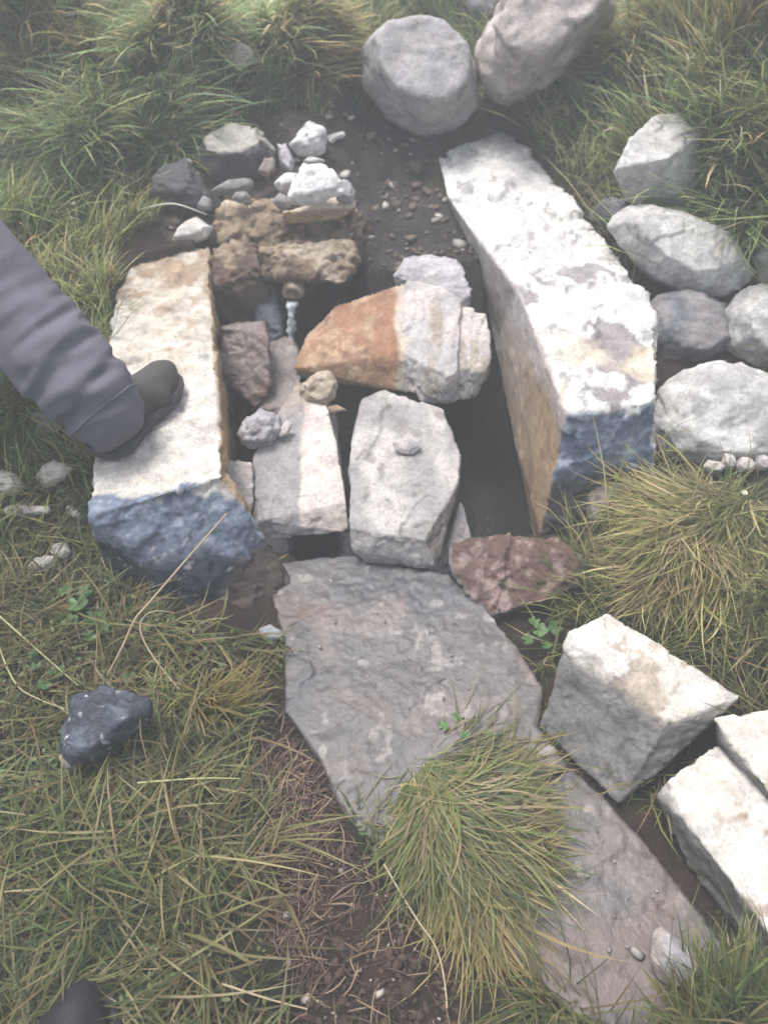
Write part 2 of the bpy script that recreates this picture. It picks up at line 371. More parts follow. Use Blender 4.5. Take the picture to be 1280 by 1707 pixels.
# ---- the right channel wall
def right_col(p, nn):
    wn_ = fbm(p, 8, 5, 33, .6)
    c = mixc(np.array((.62, .61, .595)), np.array((.45, .44, .44)), sstep(.05, .45, wn_)); c = c * (1 - .45 * sstep(.22, .4, fbm(p * np.array((1, .6, 1)), 30, 4, 34, .65)))[:, None]
    c = mixc(c, np.array((.27, .245, .25)), sstep(.20, .27, fbm(p, 7.5, 4, 41, .6)) * sstep(2.1, 1.8, p[:, 1]))
    c = mixc(c, np.array((.66, .58, .44)), sstep(.1, .35, fbm(p, 6, 3, 45)) * sstep(1.9, 1.5, p[:, 1]) * .6)
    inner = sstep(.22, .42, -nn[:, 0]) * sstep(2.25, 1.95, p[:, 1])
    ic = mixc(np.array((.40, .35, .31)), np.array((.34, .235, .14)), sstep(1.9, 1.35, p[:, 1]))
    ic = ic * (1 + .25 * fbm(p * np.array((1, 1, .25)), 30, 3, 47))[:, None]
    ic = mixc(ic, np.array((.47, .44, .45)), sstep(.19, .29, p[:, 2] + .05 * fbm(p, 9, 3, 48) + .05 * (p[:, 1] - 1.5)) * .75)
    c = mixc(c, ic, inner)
    end = sstep(.45, .6, -nn[:, 1] + .25 * fbm(p, 16, 3, 58)) * sstep(1.42, 1.38, p[:, 1]) * sstep(.300, .285, p[:, 2] + .03 * fbm(p, 9, 4, 57, .6))
    bl = mixc(np.array((.135, .17, .235)), np.array((.28, .31, .37)), sstep(.0, .4, fbm(p, 34, 4, 52, .7))); bl = mixc(bl, NAVY * 1.5, sstep(.15, .4, fbm(p, 20, 4, 54, .7)) * .45); bl = bl * 1.25
    lowc = mixc(bl, np.array((.10, .10, .11)), sstep(.155, .12, p[:, 2] + .03 * fbm(p, 12, 3, 59)))
    c = mixc(c, lowc, end * (nn[:, 0] > -.45))
    return c
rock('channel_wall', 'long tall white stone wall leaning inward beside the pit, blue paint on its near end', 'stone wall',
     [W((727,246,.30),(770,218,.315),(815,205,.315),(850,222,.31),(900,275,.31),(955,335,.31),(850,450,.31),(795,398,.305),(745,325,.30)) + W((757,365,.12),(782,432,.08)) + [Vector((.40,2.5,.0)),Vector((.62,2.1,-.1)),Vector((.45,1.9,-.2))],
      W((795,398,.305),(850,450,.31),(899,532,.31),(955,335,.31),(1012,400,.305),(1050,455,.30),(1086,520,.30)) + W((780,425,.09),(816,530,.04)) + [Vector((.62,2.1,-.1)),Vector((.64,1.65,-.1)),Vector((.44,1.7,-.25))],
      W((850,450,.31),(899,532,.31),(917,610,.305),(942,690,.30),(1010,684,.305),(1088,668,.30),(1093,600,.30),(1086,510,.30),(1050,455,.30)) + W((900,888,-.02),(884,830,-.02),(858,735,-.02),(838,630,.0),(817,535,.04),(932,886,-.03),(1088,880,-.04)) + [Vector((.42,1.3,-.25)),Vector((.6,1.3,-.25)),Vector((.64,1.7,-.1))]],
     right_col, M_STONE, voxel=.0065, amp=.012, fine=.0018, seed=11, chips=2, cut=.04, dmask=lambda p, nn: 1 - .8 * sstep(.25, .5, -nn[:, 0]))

# ---- stones inside the pit
def rust_col(p, nn):
    ax = sstep(-.016, .016, p[:, 0] - BX + .028 * fbm(p, 22, 5, 5, .7))
    rc = mixc(RUST * .9, np.array((.42, .29, .19)), sstep(-.1, .3, fbm(p, 16, 4, 61, .6))); rc = mixc(rc, np.array((.16, .09, .065)), sstep(.1, .4, fbm(p, 13, 5, 62, .7)) * .7)
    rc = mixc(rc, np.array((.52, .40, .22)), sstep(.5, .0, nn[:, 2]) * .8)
    rc = mixc(rc, np.array((.10, .07, .06)), sstep(.1, -.4, nn[:, 2]) * .6)  # underside shade mixed into the rust colour
    rc = mixc(rc, CREAM, sstep(-.028, -.008, p[:, 0] - BX + .02 * fbm(p, 18, 3, 6)) * .85)
    wc = mixc(GREY * 1.35, PINK, sstep(-.1, .2, fbm(p, 12, 4, 63))); wc = mixc(wc, np.array((.33, .29, .24)), sstep(.15, .35, fbm(p * np.array((2.2, .6, 1)), 16, 4, 66)))
    return mixc(rc, wc, ax)
BX = at(672, 520, .21).x
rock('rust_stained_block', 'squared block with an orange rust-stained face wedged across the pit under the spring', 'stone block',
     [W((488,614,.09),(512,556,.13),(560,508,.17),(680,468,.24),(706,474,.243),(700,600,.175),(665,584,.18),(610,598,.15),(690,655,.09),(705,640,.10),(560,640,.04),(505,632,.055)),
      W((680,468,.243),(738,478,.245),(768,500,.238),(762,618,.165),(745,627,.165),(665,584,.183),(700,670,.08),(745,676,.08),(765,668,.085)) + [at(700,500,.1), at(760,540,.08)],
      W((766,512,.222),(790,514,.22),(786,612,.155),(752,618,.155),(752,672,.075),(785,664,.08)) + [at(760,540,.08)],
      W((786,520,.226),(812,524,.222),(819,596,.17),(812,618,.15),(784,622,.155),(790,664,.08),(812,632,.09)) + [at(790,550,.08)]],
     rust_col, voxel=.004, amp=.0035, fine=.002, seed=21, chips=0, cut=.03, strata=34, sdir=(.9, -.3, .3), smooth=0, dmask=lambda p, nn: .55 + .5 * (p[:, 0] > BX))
rock('pale_stone', 'pale pitted stone standing behind the rust-stained block', 'stone',
     [W((655,455,.24),(672,428,.26),(710,420,.27),(765,435,.26),(785,480,.24),(782,520,.2),(700,520,.15),(660,490,.18)) + [at(680,470,.05), at(770,520,.05), at(700,440,.1)]],
     mottle(LAV * 1.25, GREY, seed=5), voxel=.005, amp=.008, seed=22, strata=30)
def d_col(p, nn):
    x0 = at(503, 760, .1).x
    t = sstep(-.006, .006, p[:, 0] - x0 + .006 * fbm(p, 25, 3, 7) + .02 * (p[:, 1] - 1.4))
    c = mixc(np.array((.31, .295, .295)), np.array((.60, .53, .49)), t * (nn[:, 2] > .3))
    return mixc(c, TAN * .9, sstep(1.48, 1.65, p[:, 1] + .1 * fbm(p, 10, 3, 6)) * .6) * (1 - .2 * sstep(.1, .4, fbm(p, 24, 4, 8)))[:, None]
rock('flat_block', 'flat grey block with a broad pinkish white stripe, left of the big grey block', 'stone block',
     [W((422,762,.10),(430,868,.06),(578,836,.07),(560,740,.11),(540,655,.13),(495,640,.13),(450,720,.12),(416,905,.0),(582,888,.01)) + [at(430,780,.03), at(560,700,.03), at(480,680,.0)]],
     d_col, voxel=.0042, amp=.0035, seed=23, chips=2, cut=.03, smooth=0)
def h_col(p, nn):
    c = mixc(np.array((.31, .295, .29)), np.array((.44, .415, .40)), sstep(-.1, .3, fbm(p, 10, 4, 71)))
    c = mixc(c, np.array((.23, .21, .20)), sstep(.25, .35, fbm(p, 22, 4, 72)) * .8)
    side = sstep(.35, .7, nn[:, 0]); return mixc(c, np.array((.14, .12, .105)), side * .85)  # right side: its shade is put into the colour
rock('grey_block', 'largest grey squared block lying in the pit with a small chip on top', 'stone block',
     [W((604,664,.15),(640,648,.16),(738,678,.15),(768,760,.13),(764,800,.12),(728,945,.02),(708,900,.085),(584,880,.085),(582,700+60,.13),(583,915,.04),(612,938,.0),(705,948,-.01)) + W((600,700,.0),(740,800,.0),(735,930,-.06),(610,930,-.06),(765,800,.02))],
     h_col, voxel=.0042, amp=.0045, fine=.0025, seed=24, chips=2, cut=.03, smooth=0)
rock('stone_chip', 'small pale chip lying on top of the largest grey block', 'stone chip', [sil([(654,738),(672,730),(700,734),(703,748),(680,758),(660,752)], .02, 30, z=.148)], mottle(PINK, LAV, 30, seed=3), voxel=.0025, amp=.002, fine=.001, seed=25, chips=2)
rock('slab_fragment', 'narrow upright pinkish fragment squeezed against the left wall', 'stone',
     [W((372,764,.12),(420,772,.12),(424,835,.07),(405,890,.02),(380,880,.04),(376,820,.09)) + W((378,790,-.02),(420,800,-.02),(410,880,-.05),(385,880,-.05))],
     mottle(PINK, np.array((.35, .26, .22)), 12, .0, .3, seed=7), voxel=.004, amp=.006, seed=26, chips=3)
rock('pitted_stone', 'small rounded grey stone with hollows, on the left corner of the striped block', 'stone',
     [sil([(394,722),(408,694),(436,680),(462,692),(470,715),(455,742),(418,746),(396,740)], .06, 45, z=.14)], mottle(LAV * 1.15, GREY, 20, seed=9), voxel=.0035, amp=.006, fine=.006, seed=27)
rock('tan_stone', 'small tan stone lump under the low corner of the rust-stained block', 'stone',
     [sil([(498,640),(520,622),(550,618),(568,640),(562,668),(535,684),(505,672)], .06, 45, z=.145)], mottle(np.array((.46, .39, .30)), np.array((.3, .24, .18)), 18, seed=10), voxel=.0035, amp=.006, fine=.005, seed=28)
rock('stone_chip', 'thin dark flake beside the small tan stone lump', 'stone chip', [sil([(538,680),(562,674),(580,684),(552,690)], .012, 30, z=.12)], mottle(EARTH * 1.6, TAN, 20), voxel=.0025, amp=.001, seed=29, chips=1)
rock('stone_chip', 'pale flake leaning between the pitted stone and the striped block', 'stone chip', [sil([(462,720),(478,700),(488,706),(480,724),(466,730)], .012, 30, z=.14)], mottle(PINK, LAV, 20), voxel=.0025, amp=.001, seed=30, chips=1)
rock('wet_brown_slab', 'wet reddish brown slab leaning upright at the left of the pit', 'stone slab',
     [W((372,548,.18),(440,536,.20),(448,560,.19),(450,640,.10),(430,685,.04),(385,650,.06),(356,598,.12)) + [q + Vector((-.01, .07, -.05)) for q in W((372,548,.18),(440,536,.20),(450,640,.10),(430,685,.04),(356,598,.12))]],
     mottle(np.array((.17, .13, .125)), np.array((.14, .075, .065)), 10, -.1, .3, seed=13), M_WET, voxel=.005, amp=.008, fine=.004, seed=31, chips=2, cut=.05)
rock('wet_stone', 'wet grey brown stone the water falls on', 'stone',
     [W((448,565,.10),(480,560,.08),(505,600,.08),(498,680,.05),(450,700,.04),(425,680,.05)) + W((440,600,-.15),(500,600,-.15),(490,690,-.15),(440,690,-.15))],
     mottle(np.array((.17, .14, .135)), np.array((.26, .22, .2)), 14, seed=14), M_WET, voxel=.005, amp=.008, fine=.004, seed=32)
rock('dark_stone', 'dark bluish wet stone upright behind the falling water', 'stone',
     [W((420,485,.16),(455,470,.18),(470,520,.12),(468,580,.05),(430,560,.06)) + [q + Vector((0, .1, -.03)) for q in W((420,485,.16),(455,470,.18),(468,580,.05),(430,560,.06))]],
     mottle(NAVY * 1.5, np.array((.12, .13, .14)), 14, seed=15), M_WET, voxel=.006, amp=.008, seed=33)
rock('pale_wedge', 'pale narrow wedge standing at the foot of the largest grey block', 'stone',
     [W((768,836,.06),(786,895,.0),(770,915,-.02),(735,948,-.03),(748,890,.0)) + W((768,850,-.1),(780,905,-.1),(740,945,-.1))], mottle(PINK * .9, LAV, 20), voxel=.004, amp=.003, seed=34, chips=2)
# back wall of the pit
bwcol = lambda s: (lambda p, nn: mixc(mixc(np.array((.30, .23, .16)), np.array((.11, .075, .055)), sstep(-.25, .25, fbm(p, 16, 5, s, .7) + .35 * sstep(.27, .2, p[:, 2]))), np.array((.46, .39, .30)), sstep(.1, .4, fbm(p, 9, 4, s + 4)) * (nn[:, 2] > .4)))
rock('back_wall_stone', 'rough brown stone at the left end of the pit back wall', 'stone', [W((347,402,.27),(385,390,.28),(425,402,.28),(438,445,.25),(428,490,.17),(378,500,.15),(354,480,.19)) + [Vector((-.45,2.2,0)),Vector((-.3,2.2,0)),Vector((-.42,1.98,-.2)),Vector((-.3,2.0,-.2))]], bwcol(81), M_STONE, voxel=.005, amp=.014, fine=.009, facet=1.1, seed=41)
rock('back_wall_stone', 'long rough tan stone at the pit back wall, right over the spout', 'stone', [W((430,412,.30),(520,402,.31),(592,410,.30),(602,445,.26),(572,474,.23),(500,466,.235),(440,460,.24)) + W((430,412,.15),(592,410,.15),(560,440,.18),(450,440,.18))], bwcol(85), M_STONE, voxel=.005, amp=.014, fine=.009, facet=1.1, seed=42)
rock('rubble_shelf', 'crumbling tan mortar shelf covered in small rubble above the pit back wall', 'masonry', [W((355,350,.31),(400,338,.32),(480,345,.33),(590,350,.31),(585,400,.26),(520,412,.25),(430,415,.24),(365,405,.25)) + [Vector((-.5,2.5,.1)),Vector((0,2.5,.1)),Vector((-.45,2.2,.05)),Vector((-.02,2.2,.05))]], bwcol(89), M_STONE, voxel=.0055, amp=.022, fine=.012, facet=1.0, seed=43)
rock('tan_slab', 'thin tan slab with a pale top under the stack of white shards', 'stone slab', [W((470,352,.36),(520,338,.37),(588,322,.37),(595,345,.36),(560,368,.33),(480,374,.32)) + W((480,370,.29),(590,352,.30),(540,350,.29))], (lambda p, nn: mixc(np.array((.34, .24, .14)), np.array((.62, .54, .44)), sstep(.35, .7, nn[:, 2]))), voxel=.005, amp=.006, seed=44, chips=2)
# rubble top left
rock('stone_shard', 'topmost white shard of the stack at the back of the pit', 'stone', [sil([(472,335),(480,318),(505,272),(550,268),(572,300),(578,325),(540,336),(500,342)], .07, 50, z=.43)], mottle(np.array((.80,.78,.77)), LAV * 1.7, 12, .15, .45, seed=4), voxel=.005, amp=.006, seed=45, chips=6, cut=.2, strata=22)
rock('stone_shard', 'small pale shard at the left of the white shard stack', 'stone', [sil([(455,308),(478,285),(505,288),(498,312),(468,318)], .04, 40, z=.40)], mottle(np.array((.68,.66,.65)), LAV * 1.4, 12, seed=4), voxel=.004, amp=.004, seed=46)
rock('stone_shard', 'jagged pointed white shard behind the tan slab', 'stone', [sil([(480,240),(510,225),(515,203),(540,215),(543,250),(520,265),(495,262)], .06, 55)], mottle(np.array((.80,.79,.79)), LAV * 1.7, 12, .2, .5, seed=6), voxel=.0045, amp=.006, seed=47, chips=6, cut=.2)
rock('stone_shard', 'narrow leaning grey shard between the flat stone and the pointed shard', 'stone', [sil([(460,238),(478,235),(492,272),(486,292),(468,280)], .04, 50)], mottle(LAV * 1.8, LAV, 12, seed=6), voxel=.004, amp=.004, seed=48, chips=3)
rock('stone_chip', 'slim white chip lying in the grass right of the pointed shard', 'stone chip', [sil([(544,228),(574,218),(578,226),(550,238)], .02, 30)], mottle(WHITE, LAV, 20), voxel=.003, amp=.002, seed=49, chips=1)
rock('flat_topped_stone', 'broad stone with a pale top and dark shaded front in the grass above the pit', 'stone', [sil([(318,262),(355,240),(395,220),(440,224),(462,250),(455,280),(425,300),(360,302),(325,290)], .16, 25, embed=.05)], (lambda p, nn: mixc(np.array((.11, .10, .105)), np.array((.56, .53, .47)), sstep(.45, .65, nn[:, 2]))), voxel=.006, amp=.010, seed=50, chips=5)  # front's shade put into the colour, by normal
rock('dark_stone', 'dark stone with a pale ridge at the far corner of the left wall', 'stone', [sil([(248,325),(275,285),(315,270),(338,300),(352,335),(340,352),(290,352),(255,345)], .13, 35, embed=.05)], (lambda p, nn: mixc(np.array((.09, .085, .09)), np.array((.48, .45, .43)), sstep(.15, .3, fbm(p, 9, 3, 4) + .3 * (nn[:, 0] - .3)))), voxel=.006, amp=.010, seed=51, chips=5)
rock('stone_shard', 'pale wedge-shaped shard on the far end of the left wall', 'stone', [sil([(280,408),(300,375),(330,360),(356,380),(345,395),(315,405)], .05, 35, z=.285)], mottle(np.array((.68,.64,.61)), LAV * 1.2, 12, seed=8), voxel=.0045, amp=.005, seed=52, chips=4)
rock('stone_shard', 'small pale shard at the right foot of the dark ridged stone', 'stone', [sil([(325,345),(340,325),(356,335),(354,350),(335,352)], .03, 35, z=.33)], mottle(LAV * 1.1, GREY, 12, seed=8), voxel=.004, amp=.003, seed=53, chips=3)

for i, (poly, lb, zz) in enumerate([
    ([(385,332),(392,322),(412,320),(418,330),(405,338)], 'small white chip lying on the left part of the mortar shelf', .36),
    ([(352,318),(380,300),(420,298),(428,312),(400,322),(365,324)], 'low grey shard under the dark front of the flat-topped stone', .35),
    ([(560,335),(566,300),(582,296),(592,318),(588,338)], 'upright grey shard at the right side of the white stack', .40),
    ([(425,290),(440,262),(458,262),(462,285),(448,300)], 'leaning brown grey shard at the right foot of the flat-topped stone', .37),
    ([(455,335),(468,322),(480,330),(484,345),(465,346)], 'cream pebble at the left foot of the white stack', .37),
    ([(500,268),(520,262),(545,268),(530,276),(508,276)], 'thin shard lying between the pointed shard and the white stack', .37),
    ([(415,345),(430,334),(448,340),(440,352),(422,353)], 'small tan fragment in the middle of the mortar shelf', .36)]):
    rock('stone_shard', lb, 'stone', [sil(poly, .035, 40, z=zz)], mottle((np.array((.58,.56,.55)), GREY * .8, LAV, EARTH * 1.6, CREAM * .9, WHITE * .9, TAN)[i], GREY, 14, seed=i), voxel=.0042, amp=.005, seed=160 + i, chips=4, cut=.2)
# ---- boulders at the back
def boul(s, a=GREY, b=LAV * 1.15): 
    return lambda p, nn: mixc(mixc(a * 1.2, b * 1.1, sstep(-.2, .3, fbm(p, 5, 5, s, .6))), np.array((.40, .39, .35)), sstep(.12, .3, fbm(p, 11, 4, s + 3, .65)) * .5) * (1 - .35 * sstep(.2, .5, fbm(p, 30, 4, s + 5)))[:, None]
def ball(poly, th, tilt, **kw):
    a = sil(poly, th, tilt, cap=.72, base=.72, **kw); b = sil(poly, th * 1.35, tilt, cap=.3, base=.3, **kw)
    return a
rock('boulder', 'rounded grey boulder at the top centre, left of the larger tan boulder', 'boulder', [ball([(598,82),(625,55),(680,40),(740,45),(780,75),(802,130),(800,180),(760,218),(700,222),(640,195),(608,150)], .34, 52, embed=.08)], boul(3), voxel=.009, amp=.011, fine=.003, seed=61, chips=0, facet=.35, smooth=8)
rock('boulder', 'large tan and grey boulder cut by the top edge of the picture', 'boulder', [ball([(796,70),(830,0),(900,-60),(1000,-50),(1020,30),(965,100),(900,150),(840,168),(800,140)], .45, 52, embed=.08)], boul(9, np.array((.33, .29, .28)), np.array((.46, .41, .39))), voxel=.012, amp=.022, fine=.004, seed=62, chips=0, facet=.5, smooth=8)
rock('boulder', 'dark boulder half hidden between the two pale boulders at the top', 'boulder', [ball([(752,-10),(790,-50),(850,-40),(840,20),(810,70),(775,60)], .25, 52, embed=.05)], boul(12, DGREY, DGREY * 1.3), voxel=.012, amp=.02, seed=63, chips=0, facet=.5, smooth=6)

# ---- pile of stones on the right
wm = lambda s, a=np.array((.51,.50,.485)), b=np.array((.28,.27,.27)): mottle(a, b, 8, .05, .35, seed=s, dirt=.3)
rock('white_block', 'blocky upright white stone on top of the pile right of the white wall', 'stone', [W((1052,228,.56),(1095,190,.57),(1130,187,.57),(1166,226,.54),(1112,264,.54),(1019,284,.50)) + W((1040,333,.38),(1076,352,.36),(1148,356,.36),(1168,300,.38),(1100,300,.36))], wm(3), voxel=.0055, amp=.005, seed=71, chips=3, cut=.06, smooth=0)
rock('flat_white_stone', 'flattish white stone with a pointed right end under the blocky white stone', 'stone', [sil(infl([(1016,375),(1035,350),(1080,346),(1140,358),(1215,395),(1250,455),(1225,485),(1150,490),(1085,455),(1035,410)], 1.09), .14, 42, z=.34)], wm(5), voxel=.006, amp=.006, smooth=0, seed=72, chips=6, cut=.15)
rock('dark_stone', 'dark grey stone in shade under the pointed white stone', 'stone', [sil(infl([(1080,510),(1110,490),(1160,485),(1205,510),(1215,580),(1170,610),(1110,605),(1082,570)], 1.09), .16, 45, z=.19)], wm(7, np.array((.26,.245,.25)), np.array((.12,.13,.15))), voxel=.007, amp=.006, smooth=0, seed=73, chips=9, cut=.22)
rock('pale_stone', 'pale grey stone at the right edge above the big white stone', 'stone', [sil(infl([(1205,525),(1240,485),(1300,478),(1340,520),(1330,610),(1260,615),(1215,580)], 1.09), .16, 45, z=.22)], wm(9), voxel=.007, amp=.006, smooth=0, seed=74, chips=6, cut=.15)
rock('white_stone', 'big flat bright white stone at the right edge above the straw tussock', 'stone', [sil(infl([(1090,690),(1105,650),(1165,612),(1230,608),(1320,650),(1350,740),(1290,790),(1180,790),(1120,760),(1092,725)], 1.09), .16, 38, z=.15)], wm(11, np.array((.55,.54,.525)), np.array((.38,.37,.365))), voxel=.007, amp=.007, smooth=0, seed=75, chips=6, cut=.1)
rock('pale_stone', 'pale stone cut off at the right edge beside the pointed white stone', 'stone', [sil(infl([(1262,430),(1275,405),(1330,400),(1330,480),(1270,475)], 1.09), .12, 45, z=.32)], wm(13), voxel=.007, amp=.008, smooth=0, seed=76)
rock('tan_stone', 'tan grey stone low at the near end of the right wall behind straw', 'stone', [W((975,800,.10),(1085,790,.10),(1088,870,.0),(985,895,.0),(1000,840,.12)) + W((985,830,-.06),(1085,830,-.06),(1085,880,-.08),(985,895,-.08))], mottle(np.array((.30,.26,.23)), DGREY, 14, seed=5), voxel=.006, amp=.006, seed=77)
rock('dark_stone', 'dark stone in shade left of the blocky white stone, against the white wall', 'stone', [sil([(985,345),(1010,330),(1040,345),(1045,385),(1010,385)], .12, 40, z=.32)], wm(15, np.array((.2,.2,.23)), DGREY), voxel=.007, amp=.008, seed=78)
for i, (u, v, w, lb) in enumerate([(1190,778,20,'small pale pebble left in the row under the big white stone'),(1215,772,14,'small pale pebble second in the row under the big white stone'),(1242,776,16,'small pale pebble third in the row under the big white stone'),(1270,774,14,'small pale pebble at the right edge under the big white stone')]):
    rock('pebble', lb, 'pebble', [sil([(u-w,v),(u-w*.6,v-12-(i*7)%9),(u+w*.5,v-9-(i*5)%8),(u+w,v),(u+w*.5,v+11),(u-w*.5,v+11)], .03, 40, z=.14)], mottle(PINK, LAV, 30), voxel=.003, amp=.003, seed=80 + i, chips=3, smooth=3)

# ---- reddish stone by the front of the pit
rock('reddish_stone', 'rough reddish brown stone between the pit and the straw tussock', 'stone', [W((745,905,.06),(800,893,.07),(930,895,.07),(975,935,.07),(970,975,.03),(900,1005,.02),(820,1030,-.01),(780,990,.01),(750,955,.02)) + W((760,920,-.08),(960,920,-.08),(950,1000,-.08),(825,1030,-.07))],
     (lambda p, nn: mixc(mixc(np.array((.11,.065,.052)), np.array((.26,.19,.17)), sstep(0, .3, fbm(p, 34, 4, 3, .75))), np.array((.20,.19,.19)), sstep(.75, .4, nn[:, 2]))), voxel=.005, amp=.010, fine=.007, seed=90, chips=5)
# ---- flagstones of the path
def slab_col(p, nn):
    c = mixc(np.array((.112,.096,.096)), np.array((.080,.078,.084)), sstep(-.25, .25, fbm(p, 3.5, 4, 91)))
    c = mixc(c, np.array((.150,.124,.118)), sstep(.0, .4, fbm(p, 9, 5, 92, .6)))
    c = mixc(c, np.array((.30,.27,.255)), sstep(.33, .45, fbm(p, 26, 4, 93, .6)) * .7)
    c = c * (1 - .25 * sstep(.0, .4, fbm(p, 16, 5, 98, .65)))[:, None]; crk = np.abs(fbm(p + .03 * fbm(p, 20, 2, 4)[:, None], 3.2, 3, 97)); c = c * (1 - .55 * sstep(.010, .0, crk))[:, None]
    return mixc(c, EARTH * .8, sstep(.15, .5, fbm(p, 6, 4, 95)) * .5)
def slab(label, pts, seed, z0=0.0, th=.05):
    top = W(*[(u, v, z) for u, v, z in pts]); me_h = top + [q - Vector((0, 0, th)) for q in top]
    return rock('flagstone', label, 'flagstone', [me_h], slab_col, M_SLAB, voxel=.0055, amp=.006, fine=.0022, seed=seed, chips=0, facet=1.0)
def slab2(label, polys, seed, th=.05):
    hs_ = []
    for pts in polys:
        top = W(*pts); hs_.append(top + [q - Vector((0, 0, th)) for q in top])
    return rock('flagstone', label, 'flagstone', hs_, slab_col, M_SLAB, voxel=.005, amp=.0035, fine=.0016, seed=seed, chips=0)
slab2('broad grey flagstone of the path directly in front of the pit', [[(440,938,-.012),(585,924,-.006),(745,956,.0),(800,1000,.0),(868,1085,.0),(905,1150,.0),(700,1130,0),(474,1070,-.006),(500,1000,-.01)],
   [(474,1068,-.006),(700,1060,0),(868,1085,0),(907,1150,0),(893,1212,-.002),(800,1240,-.004),(530,1262,-.005),(474,1185,-.008)],
   [(530,1258,-.005),(800,1238,-.004),(893,1210,-.002),(948,1275,-.006),(700,1425,-.01),(615,1398,-.012),(565,1335,-.01)]], 101)
slab2('long brown grey flagstone of the path running to the lower right corner', [[(953,1280,-.010),(1000,1322,-.010),(1090,1420,-.012),(1225,1600,-.014),(1190,1700,-.014),(980,1720,-.012),(880,1610,-.012),(707,1430,-.012)]], 102)
# ---- white blocks lower right
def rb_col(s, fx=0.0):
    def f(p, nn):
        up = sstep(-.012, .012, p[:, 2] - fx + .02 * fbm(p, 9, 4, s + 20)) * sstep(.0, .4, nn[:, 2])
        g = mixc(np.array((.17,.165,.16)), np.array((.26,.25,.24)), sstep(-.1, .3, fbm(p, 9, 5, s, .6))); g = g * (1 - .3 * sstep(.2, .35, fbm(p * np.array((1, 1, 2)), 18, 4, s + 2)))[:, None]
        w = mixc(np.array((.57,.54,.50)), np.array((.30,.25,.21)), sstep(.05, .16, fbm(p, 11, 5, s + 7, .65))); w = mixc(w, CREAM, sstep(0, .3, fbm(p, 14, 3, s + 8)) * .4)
        return mixc(g, w, up)  # grey sides under the peeling white also carry shade in their colour
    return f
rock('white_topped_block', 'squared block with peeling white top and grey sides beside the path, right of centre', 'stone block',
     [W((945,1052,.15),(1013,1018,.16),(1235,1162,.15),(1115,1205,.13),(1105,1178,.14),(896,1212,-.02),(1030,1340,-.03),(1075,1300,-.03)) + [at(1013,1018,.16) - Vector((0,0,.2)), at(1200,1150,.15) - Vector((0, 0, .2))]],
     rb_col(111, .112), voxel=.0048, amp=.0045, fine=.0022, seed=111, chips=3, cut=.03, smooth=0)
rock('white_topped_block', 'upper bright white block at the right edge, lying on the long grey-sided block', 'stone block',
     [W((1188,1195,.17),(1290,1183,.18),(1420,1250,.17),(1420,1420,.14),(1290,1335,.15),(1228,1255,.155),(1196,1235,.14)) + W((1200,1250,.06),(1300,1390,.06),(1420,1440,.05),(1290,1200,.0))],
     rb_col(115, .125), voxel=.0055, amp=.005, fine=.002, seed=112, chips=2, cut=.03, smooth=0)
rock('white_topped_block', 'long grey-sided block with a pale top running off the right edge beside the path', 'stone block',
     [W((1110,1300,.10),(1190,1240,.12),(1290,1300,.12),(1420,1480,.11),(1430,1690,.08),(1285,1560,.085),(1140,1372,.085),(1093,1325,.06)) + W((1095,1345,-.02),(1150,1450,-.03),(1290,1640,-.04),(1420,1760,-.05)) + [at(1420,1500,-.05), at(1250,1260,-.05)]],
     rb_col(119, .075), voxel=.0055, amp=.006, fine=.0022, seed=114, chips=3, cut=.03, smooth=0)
rock('pale_stone', 'small pale pointed stone on the path behind the bottom right tussock', 'stone', [sil([(1085,1600),(1092,1560),(1110,1552),(1150,1580),(1168,1615),(1130,1640),(1095,1635)], .06, 45, z=.02)], mottle(np.array((.42,.37,.34)), LAV, 20), voxel=.004, amp=.004, seed=113)
# ---- dark painted stone in the grass
rock('blue_black_stone', 'dark blue-black triangular stone with pale specks lying in the near left grass', 'stone',
     [sil([(103,1215),(118,1160),(170,1145),(250,1168),(252,1190),(215,1225),(150,1270),(120,1285),(100,1262)], .09, 30, embed=-.02)],
     (lambda p, nn: mixc(mixc(NAVY * 1.1, np.array((.10,.12,.16)), sstep(.05, .3, fbm(p, 30, 4, 3, .7))), np.array((.55,.55,.58)), sstep(.42, .5, fbm(p, 70, 3, 5, .7)))), M_BLUE, voxel=.0035, amp=.007, fine=.003, seed=120, chips=7, cut=.15)
rock('pebble', 'round tan pebble touching the lower tip of the blue-black stone', 'pebble', [sil([(98,1262),(110,1246),(140,1250),(150,1268),(130,1285),(108,1283)], .04, 30, embed=-.03)], mottle(np.array((.27,.22,.19)), LAV * .6, 20), voxel=.003, amp=.003, seed=121, chips=2, smooth=4)
rock('pale_flake', 'thin flat bluish grey flake between the left wall and the path', 'stone chip', [sil([(428,1048),(450,1040),(475,1052),(474,1066),(440,1070)], .018, 20, embed=-.01)], mottle(np.array((.28,.31,.33)), GREY, 20), voxel=.003, amp=.002, seed=122, chips=2)
